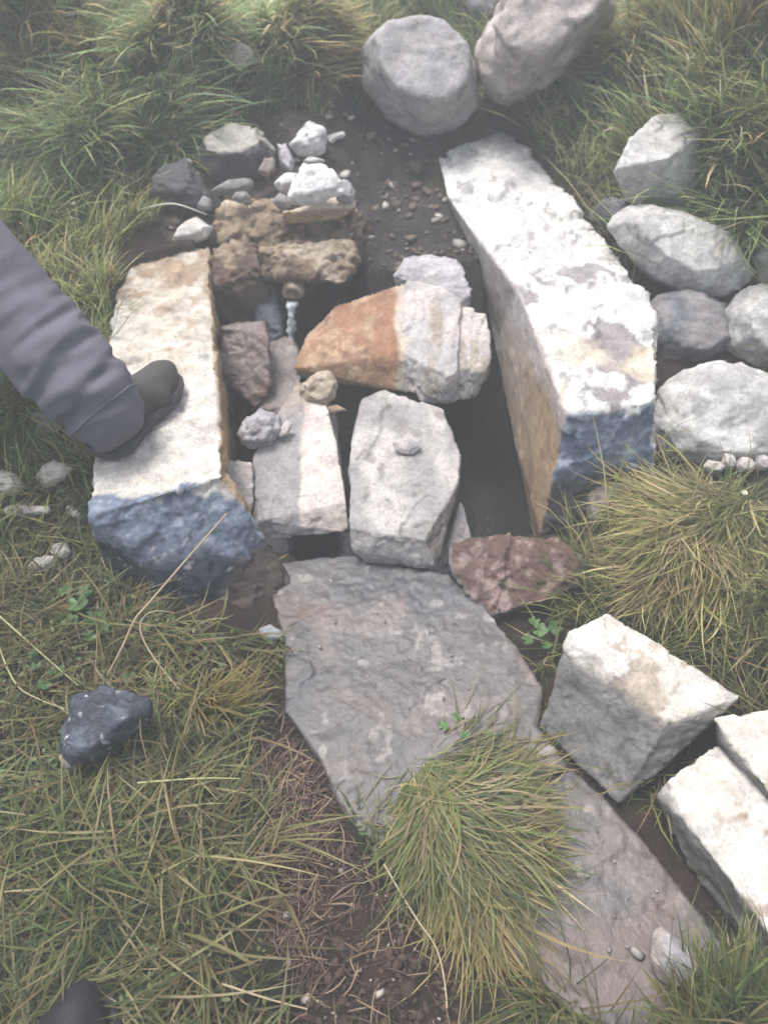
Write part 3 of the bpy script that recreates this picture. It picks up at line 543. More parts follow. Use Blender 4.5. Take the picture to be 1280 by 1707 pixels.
# ---- pale stones in the left grass
LS = [((53,700),(62,682),(85,676),(103,692),(98,715),(68,722),'pale squared stone beside the trouser hem in the left grass',.05),
 ((57,795),(70,775),(90,766),(126,780),(108,800),(75,816),'pale pointed flake lying in the left grass below the trouser leg',.025),
 ((-12,800),(5,780),(30,788),(40,810),(25,825),(-10,828),'white rounded stone cut by the left edge',.045),
 ((0,850),(30,840),(86,842),(88,855),(40,864),(5,862),'long thin pale stone flat in the grass at the left edge',.025),
 ((107,842),(120,840),(146,860),(144,872),(125,866),(112,858),'small white sliver beside the blue painted wall end',.02),
 ((44,945),(60,928),(95,925),(92,940),(70,955),(50,952),'pale flat chip left of the clover leaves',.025),
 ((82,920),(90,905),(110,905),(120,920),(110,935),(90,930),'small cream pebble above the pale flat chip',.03),
 ((20,215),(35,192),(62,190),(76,205),(66,222),(35,226),'pale stone in the grass near the top left corner',.07),
 ((362,92),(385,75),(415,76),(427,92),(405,108),(375,106),'pale stone half sunk beside the top centre tussock',.07),
 ((275,30),(295,8),(325,6),(335,28),(315,48),(285,50),'pale stone near the top edge of the picture in the hill grass',.08),
 ((-10,238),(0,228),(12,234),(10,248),(-2,250),(-10,246),'tiny pale stone on the left edge near the top',.03)]
for i, t in enumerate(LS):
    rock('pale_stone', t[6], 'stone', [sil([tuple(q) for q in t[:6]], t[7], 35, embed=-.012 if i > 6 else -.02)], mottle(np.array((.56,.53,.49)), np.array((.36,.33,.3)), 16, seed=i), voxel=.0035 if i < 7 else .006, amp=.004, fine=.002, seed=130 + i, chips=4, cut=.15)

# ------------------------------------------------------------------ gravel and rubble
def scatter_chips(name, centres, sizes, cols, flat=.55, seed=0, label=None):
    rg = np.random.default_rng(seed); bm = bmesh.new(); bmesh.ops.create_icosphere(bm, subdivisions=1, radius=1)
    bv = np.array([v.co[:] for v in bm.verts]); bf = np.array([[v.index for v in f.verts] for f in bm.faces]); bm.free()
    k = len(centres); nv = len(bv)
    P = np.repeat(bv[None], k, 0) * (1 + .45 * rg.uniform(-1, 1, (k, nv, 1)))
    P = P * (sizes[:, None, None] * np.stack([rg.uniform(.7, 1.4, k), rg.uniform(.6, 1.1, k), rg.uniform(flat * .6, flat * 1.2, k)], 1)[:, None, :])
    a = rg.uniform(0, 6.28, k); b = rg.uniform(-.5, .5, k)
    x = P[..., 0] * np.cos(a)[:, None] - P[..., 1] * np.sin(a)[:, None]; y = P[..., 0] * np.sin(a)[:, None] + P[..., 1] * np.cos(a)[:, None]; z = P[..., 2] + x * np.tan(b)[:, None] * .6
    P = np.stack([x, y, z], 2) + centres[:, None, :]
    F = (bf[None] + (np.arange(k) * nv)[:, None, None]).reshape(-1, 3)
    C = np.repeat(cols, nv, 0)
    me = mesh_np(name, P.reshape(-1, 3), F.ravel(), np.arange(len(F)) * 3, np.full(len(F), 3), C)
    return link(name, me, M_STONE)
def pts_in(poly, n, seed, z=None):
    rg = np.random.default_rng(seed); a = np.array(poly); lo, hi = a.min(0), a.max(0); X = []; Y = []
    got = 0
    while got < n:
        x = rg.uniform(lo[0], hi[0], n * 2); y = rg.uniform(lo[1], hi[1], n * 2); m = inpoly(x, y, poly); X.append(x[m]); Y.append(y[m]); got += m.sum()
    x = np.concatenate(X)[:n]; y = np.concatenate(Y)[:n]; return p3(x, y, 0) + np.stack([x * 0, x * 0, GZ(x, y)], 1)
g1 = pts_in(BACK, 700, 1); shelf = pts_in(pxpoly([(360,345,.32),(585,350,.32),(570,400,.27),(370,400,.27)]), 420, 2); shelf[:, 2] = np.maximum(shelf[:, 2], .33 - .5 * np.clip(2.35 - shelf[:, 1], 0, 1))
g1 = np.concatenate([g1, shelf]); g1[:, 2] += .006
rg = np.random.default_rng(4)
sz = rg.gamma(.9, .0055, len(g1)) + .002; sz = np.minimum(sz, .026)
cc = np.where(rg.random((len(g1), 1)) < .15, np.array((.52,.48,.44)), np.array((.15,.115,.09))) * rg.uniform(.5, 1.1, (len(g1), 1))
tag(scatter_chips('rubble', g1, sz, cc, seed=5), kind='stuff')
g2 = np.concatenate([pts_in(BROWN_PATCH, 1600, 7), pts_in(PATH, 500, 8), pts_in(RDARK, 200, 10)])
sz = rg.gamma(1.3, .0016, len(g2)) + .0015
cc = np.where(rg.random((len(g2), 1)) < .04, np.array((.36,.32,.28)), np.array((.075,.045,.032))) * rg.uniform(.5, 1.2, (len(g2), 1))
g2[:, 2] += .004
tag(scatter_chips('soil_crumbs', g2, sz, cc, seed=6), kind='stuff')
g3 = pts_in(pxpoly([(460,960,0),(760,970,0),(880,1110,0),(860,1200,0),(620,1240,0),(500,1170,0)]), 34, 12); g3[:, 2] = .0035
g3b = pts_in(pxpoly([(900,1240,0),(1080,1440,0),(1180,1580,0),(1000,1600,0),(900,1450,0)]), 22, 13); g3b[:, 2] = -.006
g3 = np.concatenate([g3, g3b]); sz = rg.gamma(1.2, .0014, len(g3)) + .0014
tag(scatter_chips('path_grit', g3, sz, np.array((.45,.42,.39)) * rg.uniform(.4, .9, (len(g3), 1)), flat=.3, seed=9), kind='stuff')

# ------------------------------------------------------------------ water
m, nt, b = new_mat('water'); b.inputs['Base Color'].default_value = (.8, .85, .88, 1); b.inputs['Roughness'].default_value = .06; b.inputs['Transmission Weight'].default_value = .7; b.inputs['IOR'].default_value = 1.33
M_WATER = m
m, nt, b = new_mat('pool_water'); b.inputs['Base Color'].default_value = (.010, .009, .008, 1); b.inputs['Roughness'].default_value = .16
nz = N(nt, 'ShaderNodeTexNoise'); nz.inputs['Scale'].default_value = 30; bp = N(nt, 'ShaderNodeBump'); bp.inputs['Strength'].default_value = .25; bp.inputs['Distance'].default_value = .01
nt.links.new(nz.outputs[0], bp.inputs['Height']); nt.links.new(bp.outputs[0], b.inputs['Normal'])
me = bpy.data.meshes.new('water'); pp = [(x, y, -.2) for x, y in TROUGH]; me.from_pydata(pp, [], [list(range(len(pp)))]); tag(link('water', me, m), kind='structure')
# falling stream: twisted strand from the spout
p0 = at(487, 503, .175); L0 = .15; ring = 14; rows = 46; vv = []; ff = []
for i in range(rows):
    t = i / (rows - 1); c = p0 + Vector((-.012 * t, -.035 * t ** .5, -L0 * t)); r0 = .011 * (1 - .25 * t) + .0015 * math.sin(t * 40)
    for j in range(ring):
        a = 2 * math.pi * j / ring; tw = t * 7; k = 1 + .42 * math.cos(2 * (a - tw)) + .12 * math.sin(5 * a + t * 30)
        vv.append(c + Vector((math.cos(a) * r0 * k, math.sin(a) * r0 * k, 0)))
    if i:
        for j in range(ring): q = (i - 1) * ring; ff.append((q + j, q + (j + 1) % ring, q + ring + (j + 1) % ring, q + ring + j))
ff.append(tuple(range(ring))[::-1]); ff.append(tuple((rows - 1) * ring + j for j in range(ring)))
me = bpy.data.meshes.new('water_stream'); me.from_pydata(vv, [], ff); me.polygons.foreach_set('use_smooth', np.ones(len(ff), bool))
wst = link('water_stream', me, M_WATER); tag(wst, 'thin twisting stream of clear water falling from the spout into the pit', 'water')
rgp = np.random.default_rng(3); dv = []; 
bm = bmesh.new(); land = p0 + Vector((-.012, -.035, -L0))
for k in range(40):
    q = land + Vector((rgp.normal(0, .022), rgp.normal(-.01, .018), abs(rgp.normal(0, .018)) + .002)); bmesh.ops.create_icosphere(bm, subdivisions=1, radius=rgp.uniform(.0012, .003), matrix=Matrix.Translation(q))
me = bpy.data.meshes.new('splash'); bm.to_mesh(me); bm.free(); tag(link('splash', me, M_WATER, wst), kind='stuff')
# spout: lumpy lime-crusted pipe end
sp0 = at(488, 482, .20); vv = []; ff = []; ax = Vector((0, -.9, -.35)).normalized(); sx = Vector((1, 0, 0)); sy = ax.cross(sx)
prof = [(-.05, .020), (-.02, .023), (.0, .027), (.012, .026), (.018, .021), (.016, .015), (-.02, .014), (-.045, .014)]; ring = 22
for i, (d, r0) in enumerate(prof):
    for j in range(ring):
        a = 2 * math.pi * j / ring; k = 1 + .13 * math.sin(3 * a + i) + .07 * math.sin(7 * a + 2 * i)
        vv.append(sp0 + ax * d + (sx * math.cos(a) * 1.15 + sy * math.sin(a)) * r0 * k)
    if i:
        for j in range(ring): q = (i - 1) * ring; ff.append((q + j, q + (j + 1) % ring, q + ring + (j + 1) % ring, q + ring + j))
me = bpy.data.meshes.new('spout'); me.from_pydata(vv, [], ff); me.update(); co, no = arrs(me); set_cols(me, mottle(np.array((.38,.33,.24)), np.array((.14,.11,.08)), 30)(co, no)); me.polygons.foreach_set('use_smooth', np.ones(len(ff), bool))
tag(link('spout', me, M_STONE), 'lime-crusted tan pipe spout under the long tan stone, water running out', 'spout')

# ------------------------------------------------------------------ grass
def blades(root, az, lean0, lean1, length, width, cols, K=3, twist=.5, seed=0, clamp=True):
    rg = np.random.default_rng(seed); n = len(root); L = length / K
    pos = root.copy(); A = az.copy(); rings = []; dA = rg.normal(0, twist, n) / K
    roll = rg.uniform(-.6, .6, n)
    for i in range(K + 1):
        t = i / K; th = lean0 + (lean1 - lean0) * t
        wv = np.stack([-np.sin(A) * np.cos(roll), np.cos(A) * np.cos(roll), np.sin(roll)], 1)
        w = width * (1 - .15 * t if t < .7 else .55) * .5
        if i < K: rings += [pos - wv * w[:, None], pos + wv * w[:, None]]
        else: rings += [pos]
        step = np.stack([np.cos(A) * np.sin(th), np.sin(A) * np.sin(th), np.cos(th)], 1) * L[:, None]
        pos = pos + step; A = A + dA
        if clamp: pos[:, 2] = np.maximum(pos[:, 2], GZ(pos[:, 0], pos[:, 1]) + .004 + .006 * ((i + np.arange(n)) % 5) / 5)
    nv = 2 * K + 1; V = np.stack(rings, 1); base = (np.arange(n) * nv)[:, None]
    q = []
    for i in range(K - 1): q.append(base + np.array([[2*i, 2*i+1, 2*i+3, 2*i+2]]))
    Q = np.stack(q, 1).reshape(-1, 4) if q else np.zeros((0, 4), int)
    T = base + np.array([[2*(K-1), 2*(K-1)+1, 2*K]])
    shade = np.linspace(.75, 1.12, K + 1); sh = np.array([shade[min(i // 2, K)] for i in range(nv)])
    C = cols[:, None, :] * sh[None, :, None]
    return V.reshape(-1, 3), Q, T, C.reshape(-1, 3)
def grass_mesh(name, parts):
    vo = 0; VV = []; LP = []; TT = []; CC = []; QN = 0
    Qs = []; Ts = []
    for V_, Q, T, C in parts: VV.append(V_); CC.append(C); Qs.append(Q + vo); Ts.append(T + vo); vo += len(V_)
    Q = np.concatenate(Qs); T = np.concatenate(Ts)
    loops = np.concatenate([Q.ravel(), T.ravel()]); starts = np.concatenate([np.arange(len(Q)) * 4, len(Q) * 4 + np.arange(len(T)) * 3]); tot = np.concatenate([np.full(len(Q), 4), np.full(len(T), 3)])
    return mesh_np(name, np.concatenate(VV), loops, starts, tot, np.concatenate(CC))
PAL = np.array([(.085,.125,.035),(.12,.155,.045),(.17,.18,.06),(.24,.22,.09),(.34,.28,.15),(.24,.15,.08),(.06,.09,.04)])
PAL = PAL * np.array((.64, .67, .62))
def palette(n, w, rg, jitter=.22):
    w = np.array(w, float); w /= w.sum(); c = PAL[rg.choice(len(PAL), n, p=w)]
    return c * (1 + jitter * rg.uniform(-1, 1, (n, 1)))
ALLEX = [shrink(BROWN_PATCH, 1.3), PATH, BACK, TROUGH, shrink(TROUGH, 1.12), shrink(LBLK, 1.06), shrink(RBLK, 1.12), shrink(RB1P, .93), shrink(RB2P, .93), shrink(BOULD, .95), BOULD2, RDARK]
def keep(x, y, ex=ALLEX, j=.02):
    P = p3(x, y); jx = j * fbm(P, 12, 2, 71); jy = j * fbm(P, 12, 2, 72); m = np.ones(len(x), bool)
    for q in ex: m &= ~inpoly(x + jx, y + jy, q)
    return m
# near matted grass, bottom left and left bank
parts = []
rg = np.random.default_rng(11)
def field(n, x0, x1, y0, y1, Lm, Ls, wd, lean, pal, seed, K=3, flow=None, clump=6.0, thin=0.0, ex=ALLEX, per=14, cr=.014, gain=1.0):
    rg = np.random.default_rng(seed); nt_ = n // per; tx = rg.uniform(x0, x1, nt_); ty = rg.uniform(y0, y1, nt_); taz = rg.normal(0, .8, nt_); tl = rg.normal(1, .28, nt_); tcx = rg.normal(1, .22, nt_)
    ti = rg.integers(0, nt_, n); x = tx[ti] + rg.normal(0, cr, n); y = ty[ti] + rg.normal(0, cr, n); m = keep(x, y, ex); x, y, ti = x[m], y[m], ti[m]
    P = p3(x, y); cl = fbm(P, clump, 3, seed); m = rg.random(len(x)) < np.clip(.8 + 1.6 * cl - thin, .12, 1); x, y, cl, ti = x[m], y[m], cl[m], ti[m]; P = P[m]; k = len(x)
    root = p3(x, y, 0); root[:, 2] = GZ(x, y) - .004
    az = 6.28 * 1.6 * fbm(P, 3.0, 2, seed + 1) + rg.normal(0, 1.1, k)
    if flow is not None: az = flow + taz[ti] + rg.normal(0, .45, k) + 2.0 * fbm(P, 5, 2, seed + 2)
    L = np.clip(rg.normal(Lm, Ls, k), Lm * .3, Lm * 2.4) * (1 + .8 * cl) * np.clip(tl[ti], .4, 1.8)
    l0 = rg.uniform(*lean[0], k); l1 = rg.uniform(*lean[1], k)
    C = palette(k, pal, rg); tone = fbm(P, 2.5, 3, seed + 5)[:, None]; C = C * (1 + .35 * tone) * gain * (np.array((.93, 1.0, 1.3)) if gain > 2 else 1) * np.clip(tcx[ti], .5, 1.6)[:, None]  # high gain: dry far grass, plus haze paleness and blue put into its colour
    br = sstep(.1, .45, fbm(P, 7, 3, seed + 6))[:, None]; C = C * (1 - br * .45) + np.array((.13,.075,.04)) * br * .45
    return blades(root, az, l0, l1, L, rg.uniform(.7, 1.3, k) * wd, C, K, seed=seed)
parts.append(field(50000, -1.3, .02, .05, 1.25, .062, .03, .0033, ((.4, 1.4), (1.2, 2.0)), (4,4,4,3.5,2.2,.8,2), 101, K=3, gain=.82))
parts.append(field(5500, -1.2, .02, .05, 1.2, .12, .04, .0040, ((.7, 1.5), (1.3, 1.8)), (1,2,3,5,5,1.5,0), 102, K=5, gain=.72))
parts.append(field(26000, .25, 1.6, .05, 1.9, .09, .04, .0026, ((.2, 1.0), (1.0, 1.9)), (2,3,3,3,2,1,2), 103))
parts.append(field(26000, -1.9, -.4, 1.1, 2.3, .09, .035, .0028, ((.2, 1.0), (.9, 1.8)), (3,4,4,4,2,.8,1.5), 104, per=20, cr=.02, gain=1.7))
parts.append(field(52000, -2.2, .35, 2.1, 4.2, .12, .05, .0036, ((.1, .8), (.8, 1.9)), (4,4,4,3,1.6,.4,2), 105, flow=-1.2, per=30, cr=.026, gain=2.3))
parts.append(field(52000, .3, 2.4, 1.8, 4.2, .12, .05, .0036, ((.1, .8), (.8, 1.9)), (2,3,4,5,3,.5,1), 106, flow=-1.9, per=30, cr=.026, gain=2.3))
parts.append(field(9000, -5, 5, -1.5, 7, .2, .06, .009, ((.1, .8), (.8, 1.8)), (3,4,4,3,1,.4,3), 107, flow=-1.6, ex=ALLEX + [[(-1.4,.0),(1.4,.0),(2.0,4.2),(-2.0,4.2)]]))
tag(link('grass', grass_mesh('grass', parts), M_GRASS), kind='stuff')
# dead straw lying on the brown soil
x = []; 
sp = pts_in(BROWN_PATCH, 220, 21); k = len(sp); sp[:, 2] += .004
edge = pts_in(pxpoly([(440,1230,0),(520,1280,0),(560,1420,0),(540,1600,0),(470,1600,0),(420,1450,0)]), 700, 22)
sp = np.concatenate([sp, edge]); k = len(sp)
C = np.where(rg.random((k, 1)) < .4, np.array((.20,.14,.09)), np.array((.07,.04,.028))) * rg.uniform(.6, 1.3, (k, 1))
st = blades(sp, rg.uniform(0, 6.28, k), rg.uniform(1.0, 1.5, k), rg.uniform(1.3, 1.9, k), rg.uniform(.02, .07, k), rg.uniform(.0015, .003, k), C, 3, seed=23)
tag(link('dead_straw', grass_mesh('dead_straw', [st]), M_GRASS), kind='stuff')
# tussocks
def tussock(label, u, v, z, rx, ry, n, L, comb, pal, seed, wd=.003, spread=.9, lean=(.1, 1.3, 1.2, 2.1), K=5, dome=.05, group=None, gain=1.0):
    rg = np.random.default_rng(seed); c = at(u, v, z); ns = max(14, n // 110); a = rg.uniform(0, 6.28, ns); r = rg.random(ns) ** .6
    i = rg.integers(0, ns, n); sa = rg.normal(0, .24, (ns, 2)); slen = np.clip(rg.normal(1, .25, ns), .5, 1.6); scol = np.clip(rg.normal(1, .28, ns), .45, 1.7); sdry = rg.random(ns) < .2
    ox = (np.cos(a) * r * rx)[i] + rg.normal(0, .013, n); oy = (np.sin(a) * r * ry)[i] + rg.normal(0, .013, n); x = c.x + ox; y = c.y + oy; r = np.minimum(1, np.hypot(ox / rx, oy / ry))
    root = p3(x, y, 0); root[:, 2] = GZ(x, y) + dome * (1 - r ** 2) - .005
    dx = ox / rx * spread + comb[0] + sa[i, 0] + rg.normal(0, .24, n); dy = oy / ry * spread + comb[1] + sa[i, 1] + rg.normal(0, .24, n)
    P = p3(x, y); sw = 1.6 * fbm(P, 14, 2, seed); az = np.arctan2(dy, dx) + sw * .9 + rg.normal(0, .28, n)
    mag = np.clip(np.hypot(dx, dy), .1, 1.3)
    l0 = lean[0] + (lean[1] - lean[0]) * mag * .6 * rg.uniform(.5, 1.3, n); l1 = lean[2] + (lean[3] - lean[2]) * rg.random(n)
    LL = L * slen[i] * np.clip(rg.normal(1, .35, n), .25, 2.0) * (1 + .35 * fbm(P, 10, 2, seed + 1))
    C = palette(n, pal, rg) * scol[i][:, None] * gain * (np.array((.93, 1.0, 1.3)) if gain > 2 else 1); dry = (sdry[i] & (rg.random(n) < .6))[:, None]; C = np.where(dry, np.array((.20, .155, .085)) * gain * rg.uniform(.6, 1.3, (n, 1)), C); tone = fbm(P, 18, 2, seed + 2)[:, None]; C = C * (1 + .5 * tone)  # far tussocks: gain and tint also put the haze into the blade colour
    ye = sstep(.15, .4, fbm(P, 12, 2, seed + 3))[:, None]; C = C * (1 - .55 * ye) + np.array((.20,.145,.035)) * .55 * ye
    me = grass_mesh('grass_tussock', [blades(root, az, l0, l1, LL, np.clip(rg.gamma(4, .25, n), .35, 2.2) * wd, C, K, .8, seed)])
    o = link('grass_tussock', me, M_GRASS); tag(o, label, 'grass tussock', 'grass tussocks'); return o
tussock('large green and yellow tussock combed to the right in the middle of the path', 748, 1345, .0, .105, .15, 9500, .10, (.9, -.75), (3,3,5,5,2.5,.5,.8), 201, wd=.0026, dome=.04, spread=.3, lean=(.8, 1.6, 1.3, 2.0))
tussock('straw-coloured tussock draped to the left below the big white stone', 1200, 905, .09, .17, .13, 7500, .135, (-.55, -.8), (.5,1,3,6,6.5,.9,.2), 202, gain=1.15, wd=.003, dome=.06, spread=.5, lean=(.6, 1.5, 1.3, 2.0))
tussock('green tussock at the right edge behind the white-topped blocks', 1310, 1060, .07, .10, .10, 2000, .13, (-.3, -.8), (2,3,4,4,2,.6,1), 203, dome=.07)
tussock('small green tussock at the bottom right corner of the picture', 1200, 1720, -.02, .10, .05, 1500, .10, (0, .2), (4,5,4,3,1,.3,1), 204, wd=.0028, dome=.02, lean=(.0, 1.0, .6, 1.6))
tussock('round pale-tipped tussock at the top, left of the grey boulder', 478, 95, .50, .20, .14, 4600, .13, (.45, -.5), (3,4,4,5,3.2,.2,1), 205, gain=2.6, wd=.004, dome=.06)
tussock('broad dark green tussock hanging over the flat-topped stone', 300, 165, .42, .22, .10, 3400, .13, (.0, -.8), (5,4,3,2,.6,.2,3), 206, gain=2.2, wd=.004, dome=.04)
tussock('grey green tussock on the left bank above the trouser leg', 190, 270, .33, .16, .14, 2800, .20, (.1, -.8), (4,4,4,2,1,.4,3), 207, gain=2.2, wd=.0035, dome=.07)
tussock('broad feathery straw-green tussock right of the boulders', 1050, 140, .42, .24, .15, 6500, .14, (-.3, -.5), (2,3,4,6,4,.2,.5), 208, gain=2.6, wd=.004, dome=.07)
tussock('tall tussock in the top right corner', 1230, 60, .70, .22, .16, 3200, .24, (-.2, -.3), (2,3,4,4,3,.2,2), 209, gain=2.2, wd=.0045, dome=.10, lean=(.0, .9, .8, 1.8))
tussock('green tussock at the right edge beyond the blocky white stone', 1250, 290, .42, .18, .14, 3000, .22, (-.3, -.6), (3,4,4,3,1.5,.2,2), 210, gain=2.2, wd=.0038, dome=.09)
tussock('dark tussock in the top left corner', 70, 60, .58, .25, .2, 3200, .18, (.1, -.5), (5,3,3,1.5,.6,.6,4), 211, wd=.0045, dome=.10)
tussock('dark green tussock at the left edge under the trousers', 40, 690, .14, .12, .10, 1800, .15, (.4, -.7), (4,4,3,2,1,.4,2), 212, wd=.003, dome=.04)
tussock('green tussock with upright blades right of the blue-black stone', 330, 1180, .03, .07, .06, 700, .08, (.1, -.4), (4,5,4,2,1,.3,1), 214, wd=.003, dome=.02, lean=(.1, 1.1, .9, 1.8))

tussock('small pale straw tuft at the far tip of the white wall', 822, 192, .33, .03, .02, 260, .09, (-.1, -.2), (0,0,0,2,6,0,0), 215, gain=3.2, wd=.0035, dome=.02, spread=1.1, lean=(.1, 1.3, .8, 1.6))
# ---- small leaves of the ground cover
def leaves(name, cen, size, cols, seed, lobes=1):
    rg = np.random.default_rng(seed); k = len(cen); a = rg.uniform(0, 6.28, k); tl = rg.uniform(-.6, .6, k)
    shp = np.array([(-1, 0), (-.5, .42), (.25, .5), (.95, .12), (.95, -.12), (.25, -.5), (-.5, -.42)]); nv = len(shp)
    X = shp[:, 0][None] * size[:, None]; Y = shp[:, 1][None] * size[:, None]
    x = X * np.cos(a)[:, None] - Y * np.sin(a)[:, None]; y = X * np.sin(a)[:, None] + Y * np.cos(a)[:, None]; z = X * np.tan(tl)[:, None] * .7 + np.abs(Y) * .35
    V_ = np.stack([x, y, z], 2) + cen[:, None, :]; F = (np.arange(nv)[None] + (np.arange(k) * nv)[:, None])
    me = mesh_np(name, V_.reshape(-1, 3), F.ravel(), np.arange(k) * nv, np.full(k, nv), np.repeat(cols, nv, 0)); return me
rg = np.random.default_rng(31); k = 26000
x = rg.uniform(-1.2, .0, k); y = rg.uniform(.1, 1.25, k); m = keep(x, y); x, y = x[m], y[m]; P = p3(x, y); m = rg.random(len(x)) < np.clip(.4 + 1.8 * fbm(P, 6, 3, 5), .05, 1); x, y = x[m], y[m]; k = len(x)
cen = p3(x, y, 0); cen[:, 2] = GZ(x, y) + rg.uniform(.004, .035, k)
cols = np.array((.050,.08,.022)) * rg.uniform(.6, 1.5, (k, 1)) * np.array((1, 1, 1)); cols[:, 0] *= rg.uniform(.8, 1.5, k)
tag(link('ground_cover', leaves('ground_cover', cen, rg.uniform(.003, .0075, k), cols, 6), M_LEAF), kind='stuff')
# clover / lady's mantle plants: lobed leaves on stems
def plant(label, spots, seed):
    rg = random.Random(seed); c0 = on(*spots[0][:2]); root = bpy.data.objects.new('leafy_plant', None); COL.objects.link(root); root.location = c0; tag(root, label, 'plant')
    for (u, v, s) in spots:
        s = s * 1.45; q = on(u, v, .045); bm = bmesh.new(); cv = bm.verts.new((0, 0, -.15 * s)); rim = []
        for i in range(30):
            a = 2 * math.pi * i / 30; r_ = s * (.72 + .28 * abs(math.cos(a * 2.5))) * (1 if abs(a - math.pi) > .25 else .35); rim.append(bm.verts.new((math.cos(a) * r_, math.sin(a) * r_, .12 * s * math.cos(5 * a) + rg.uniform(-.05, .05) * s)))
        for i in range(30): bm.faces.new((cv, rim[i], rim[(i + 1) % 30]))
        me = bpy.data.meshes.new('leaf'); bm.to_mesh(me); bm.free(); set_cols(me, np.tile(np.array((.05, .10, .035)) * rg.uniform(.8, 1.5), (len(me.vertices), 1)))
        o = link('leaf', me, M_LEAF, root); o.location = q - c0; o.rotation_euler = (rg.uniform(-.4, .2), rg.uniform(-.3, .3), rg.uniform(0, 6.28))
        bm = bmesh.new(); L = max(.02, q.z - gz1(q.x, q.y) + .01); bmesh.ops.create_cone(bm, segments=5, radius1=.0012, radius2=.0012, depth=L); me = bpy.data.meshes.new('stem'); bm.to_mesh(me); bm.free()
        set_cols(me, np.tile(np.array((.1, .14, .05)), (len(me.vertices), 1))); s_ = link('stem', me, M_LEAF, root); s_.location = (q - c0) - Vector((0, 0, L / 2))
plant('low plant with round lobed green leaves beside the blue painted end', [(130,1005,.016),(160,1030,.017),(142,985,.012),(118,1035,.012),(172,1045,.010),(150,1060,.012),(110,985,.010)], 3)
plant('small leafy green plant under the reddish stone beside the path', [(900,1050,.012),(880,1065,.010),(925,1045,.012),(910,1075,.009),(890,1035,.009)], 5)
plant('low green leaves on the path at the top edge of the middle tussock', [(760,1195,.008),(790,1205,.009),(740,1210,.008),(810,1225,.008),(775,1225,.007)], 8)
plant('small green leaves in the near left grass by the dark stone', [(75,1140,.010),(95,1120,.012),(60,1110,.009),(215,1130,.010),(60,1085,.010)], 9)

# ---- dry stalks
def stalk(label, pts, r=.0022, col=(.42, .34, .22), name='dry_stalk'):
    cu = bpy.data.curves.new(name, 'CURVE'); cu.dimensions = '3D'; cu.bevel_depth = r; cu.bevel_resolution = 1; cu.resolution_u = 6
    s = cu.splines.new('NURBS'); s.points.add(len(pts) - 1); s.use_endpoint_u = True; s.order_u = 3
    for i, p in enumerate(pts): s.points[i].co = (*p, 1); s.points[i].radius = 1 - .5 * i / len(pts)
    o = bpy.data.objects.new(name, cu); COL.objects.link(o); dg = bpy.context.evaluated_depsgraph_get(); me = bpy.data.meshes.new_from_object(o.evaluated_get(dg), depsgraph=dg)
    bpy.data.objects.remove(o); set_cols(me, np.tile(np.array(col), (len(me.vertices), 1))); me.materials.clear(); o = link(name, me, M_GRASS); recentre(o); tag(o, label, 'stalk')
stalk('long straight dry stalk leaning across the blue painted end', W((180,1125,.05),(205,1080,.10),(225,1030,.16),(243,1012,.18),(300,945,.25),(378,856,.34)), .0028)
stalk('short bent dry stalk crossing the foot of the long one', W((300,1150,.05),(225,1065,.12),(245,1010,.18),(290,1022,.12)), .002)
stalk('dry stalk running in from the left edge above the dark stone', W((-20,1010,.14),(15,1040,.13),(70,1090,.11),(130,1142,.08)), .0022, (.34,.33,.17))
stalk('curved pale stalk at the left edge beside the dark stone', W((0,1080,.1),(20,1140,.1),(60,1165,.1),(108,1182,.09)), .0018, (.36,.34,.18))
stalk('white-tipped bent stalk over the far end of the left wall', W((232,350,.33),(262,342,.37),(292,338,.38),(330,352,.36),(345,358,.34)), .003, (.5,.48,.42))
stalk('thin dark stem lying across the left half of the near flagstone', W((545,1152,.01),(600,1180,.012),(650,1208,.014),(700,1235,.01)), .0012, (.2,.16,.12))
stalk('long dry stem trailing over the soil left of the middle tussock', W((640,1440,.05),(690,1530,.03),(740,1590,.02),(745,1680,.02)), .002, (.36,.3,.2))
stalk('dry stem lying flat in the near left grass', W((370,1640,.07),(430,1660,.06),(470,1672,.05),(512,1682,.04)), .0018, (.4,.32,.2))
stalk('long pale blade arching over the near left grass', W((230,1305,.09),(290,1300,.11),(350,1296,.11),(400,1298,.09)), .0018, (.36,.38,.18))
stalk('tall tan stem standing in the top right corner', [on(1215,120) + Vector((0,0,-.02)), on(1215,120) + Vector((0,.02,.2)), on(1215,120) + Vector((.02,.03,.45))], .005, (.38,.28,.13))
stalk('thin tan stem at the top right crossing the tall one', [on(1280,150) + Vector((0,0,0)), on(1280,150) + Vector((-.1,.05,.2)), on(1280,150) + Vector((-.25,.05,.38))], .003, (.38,.32,.18))
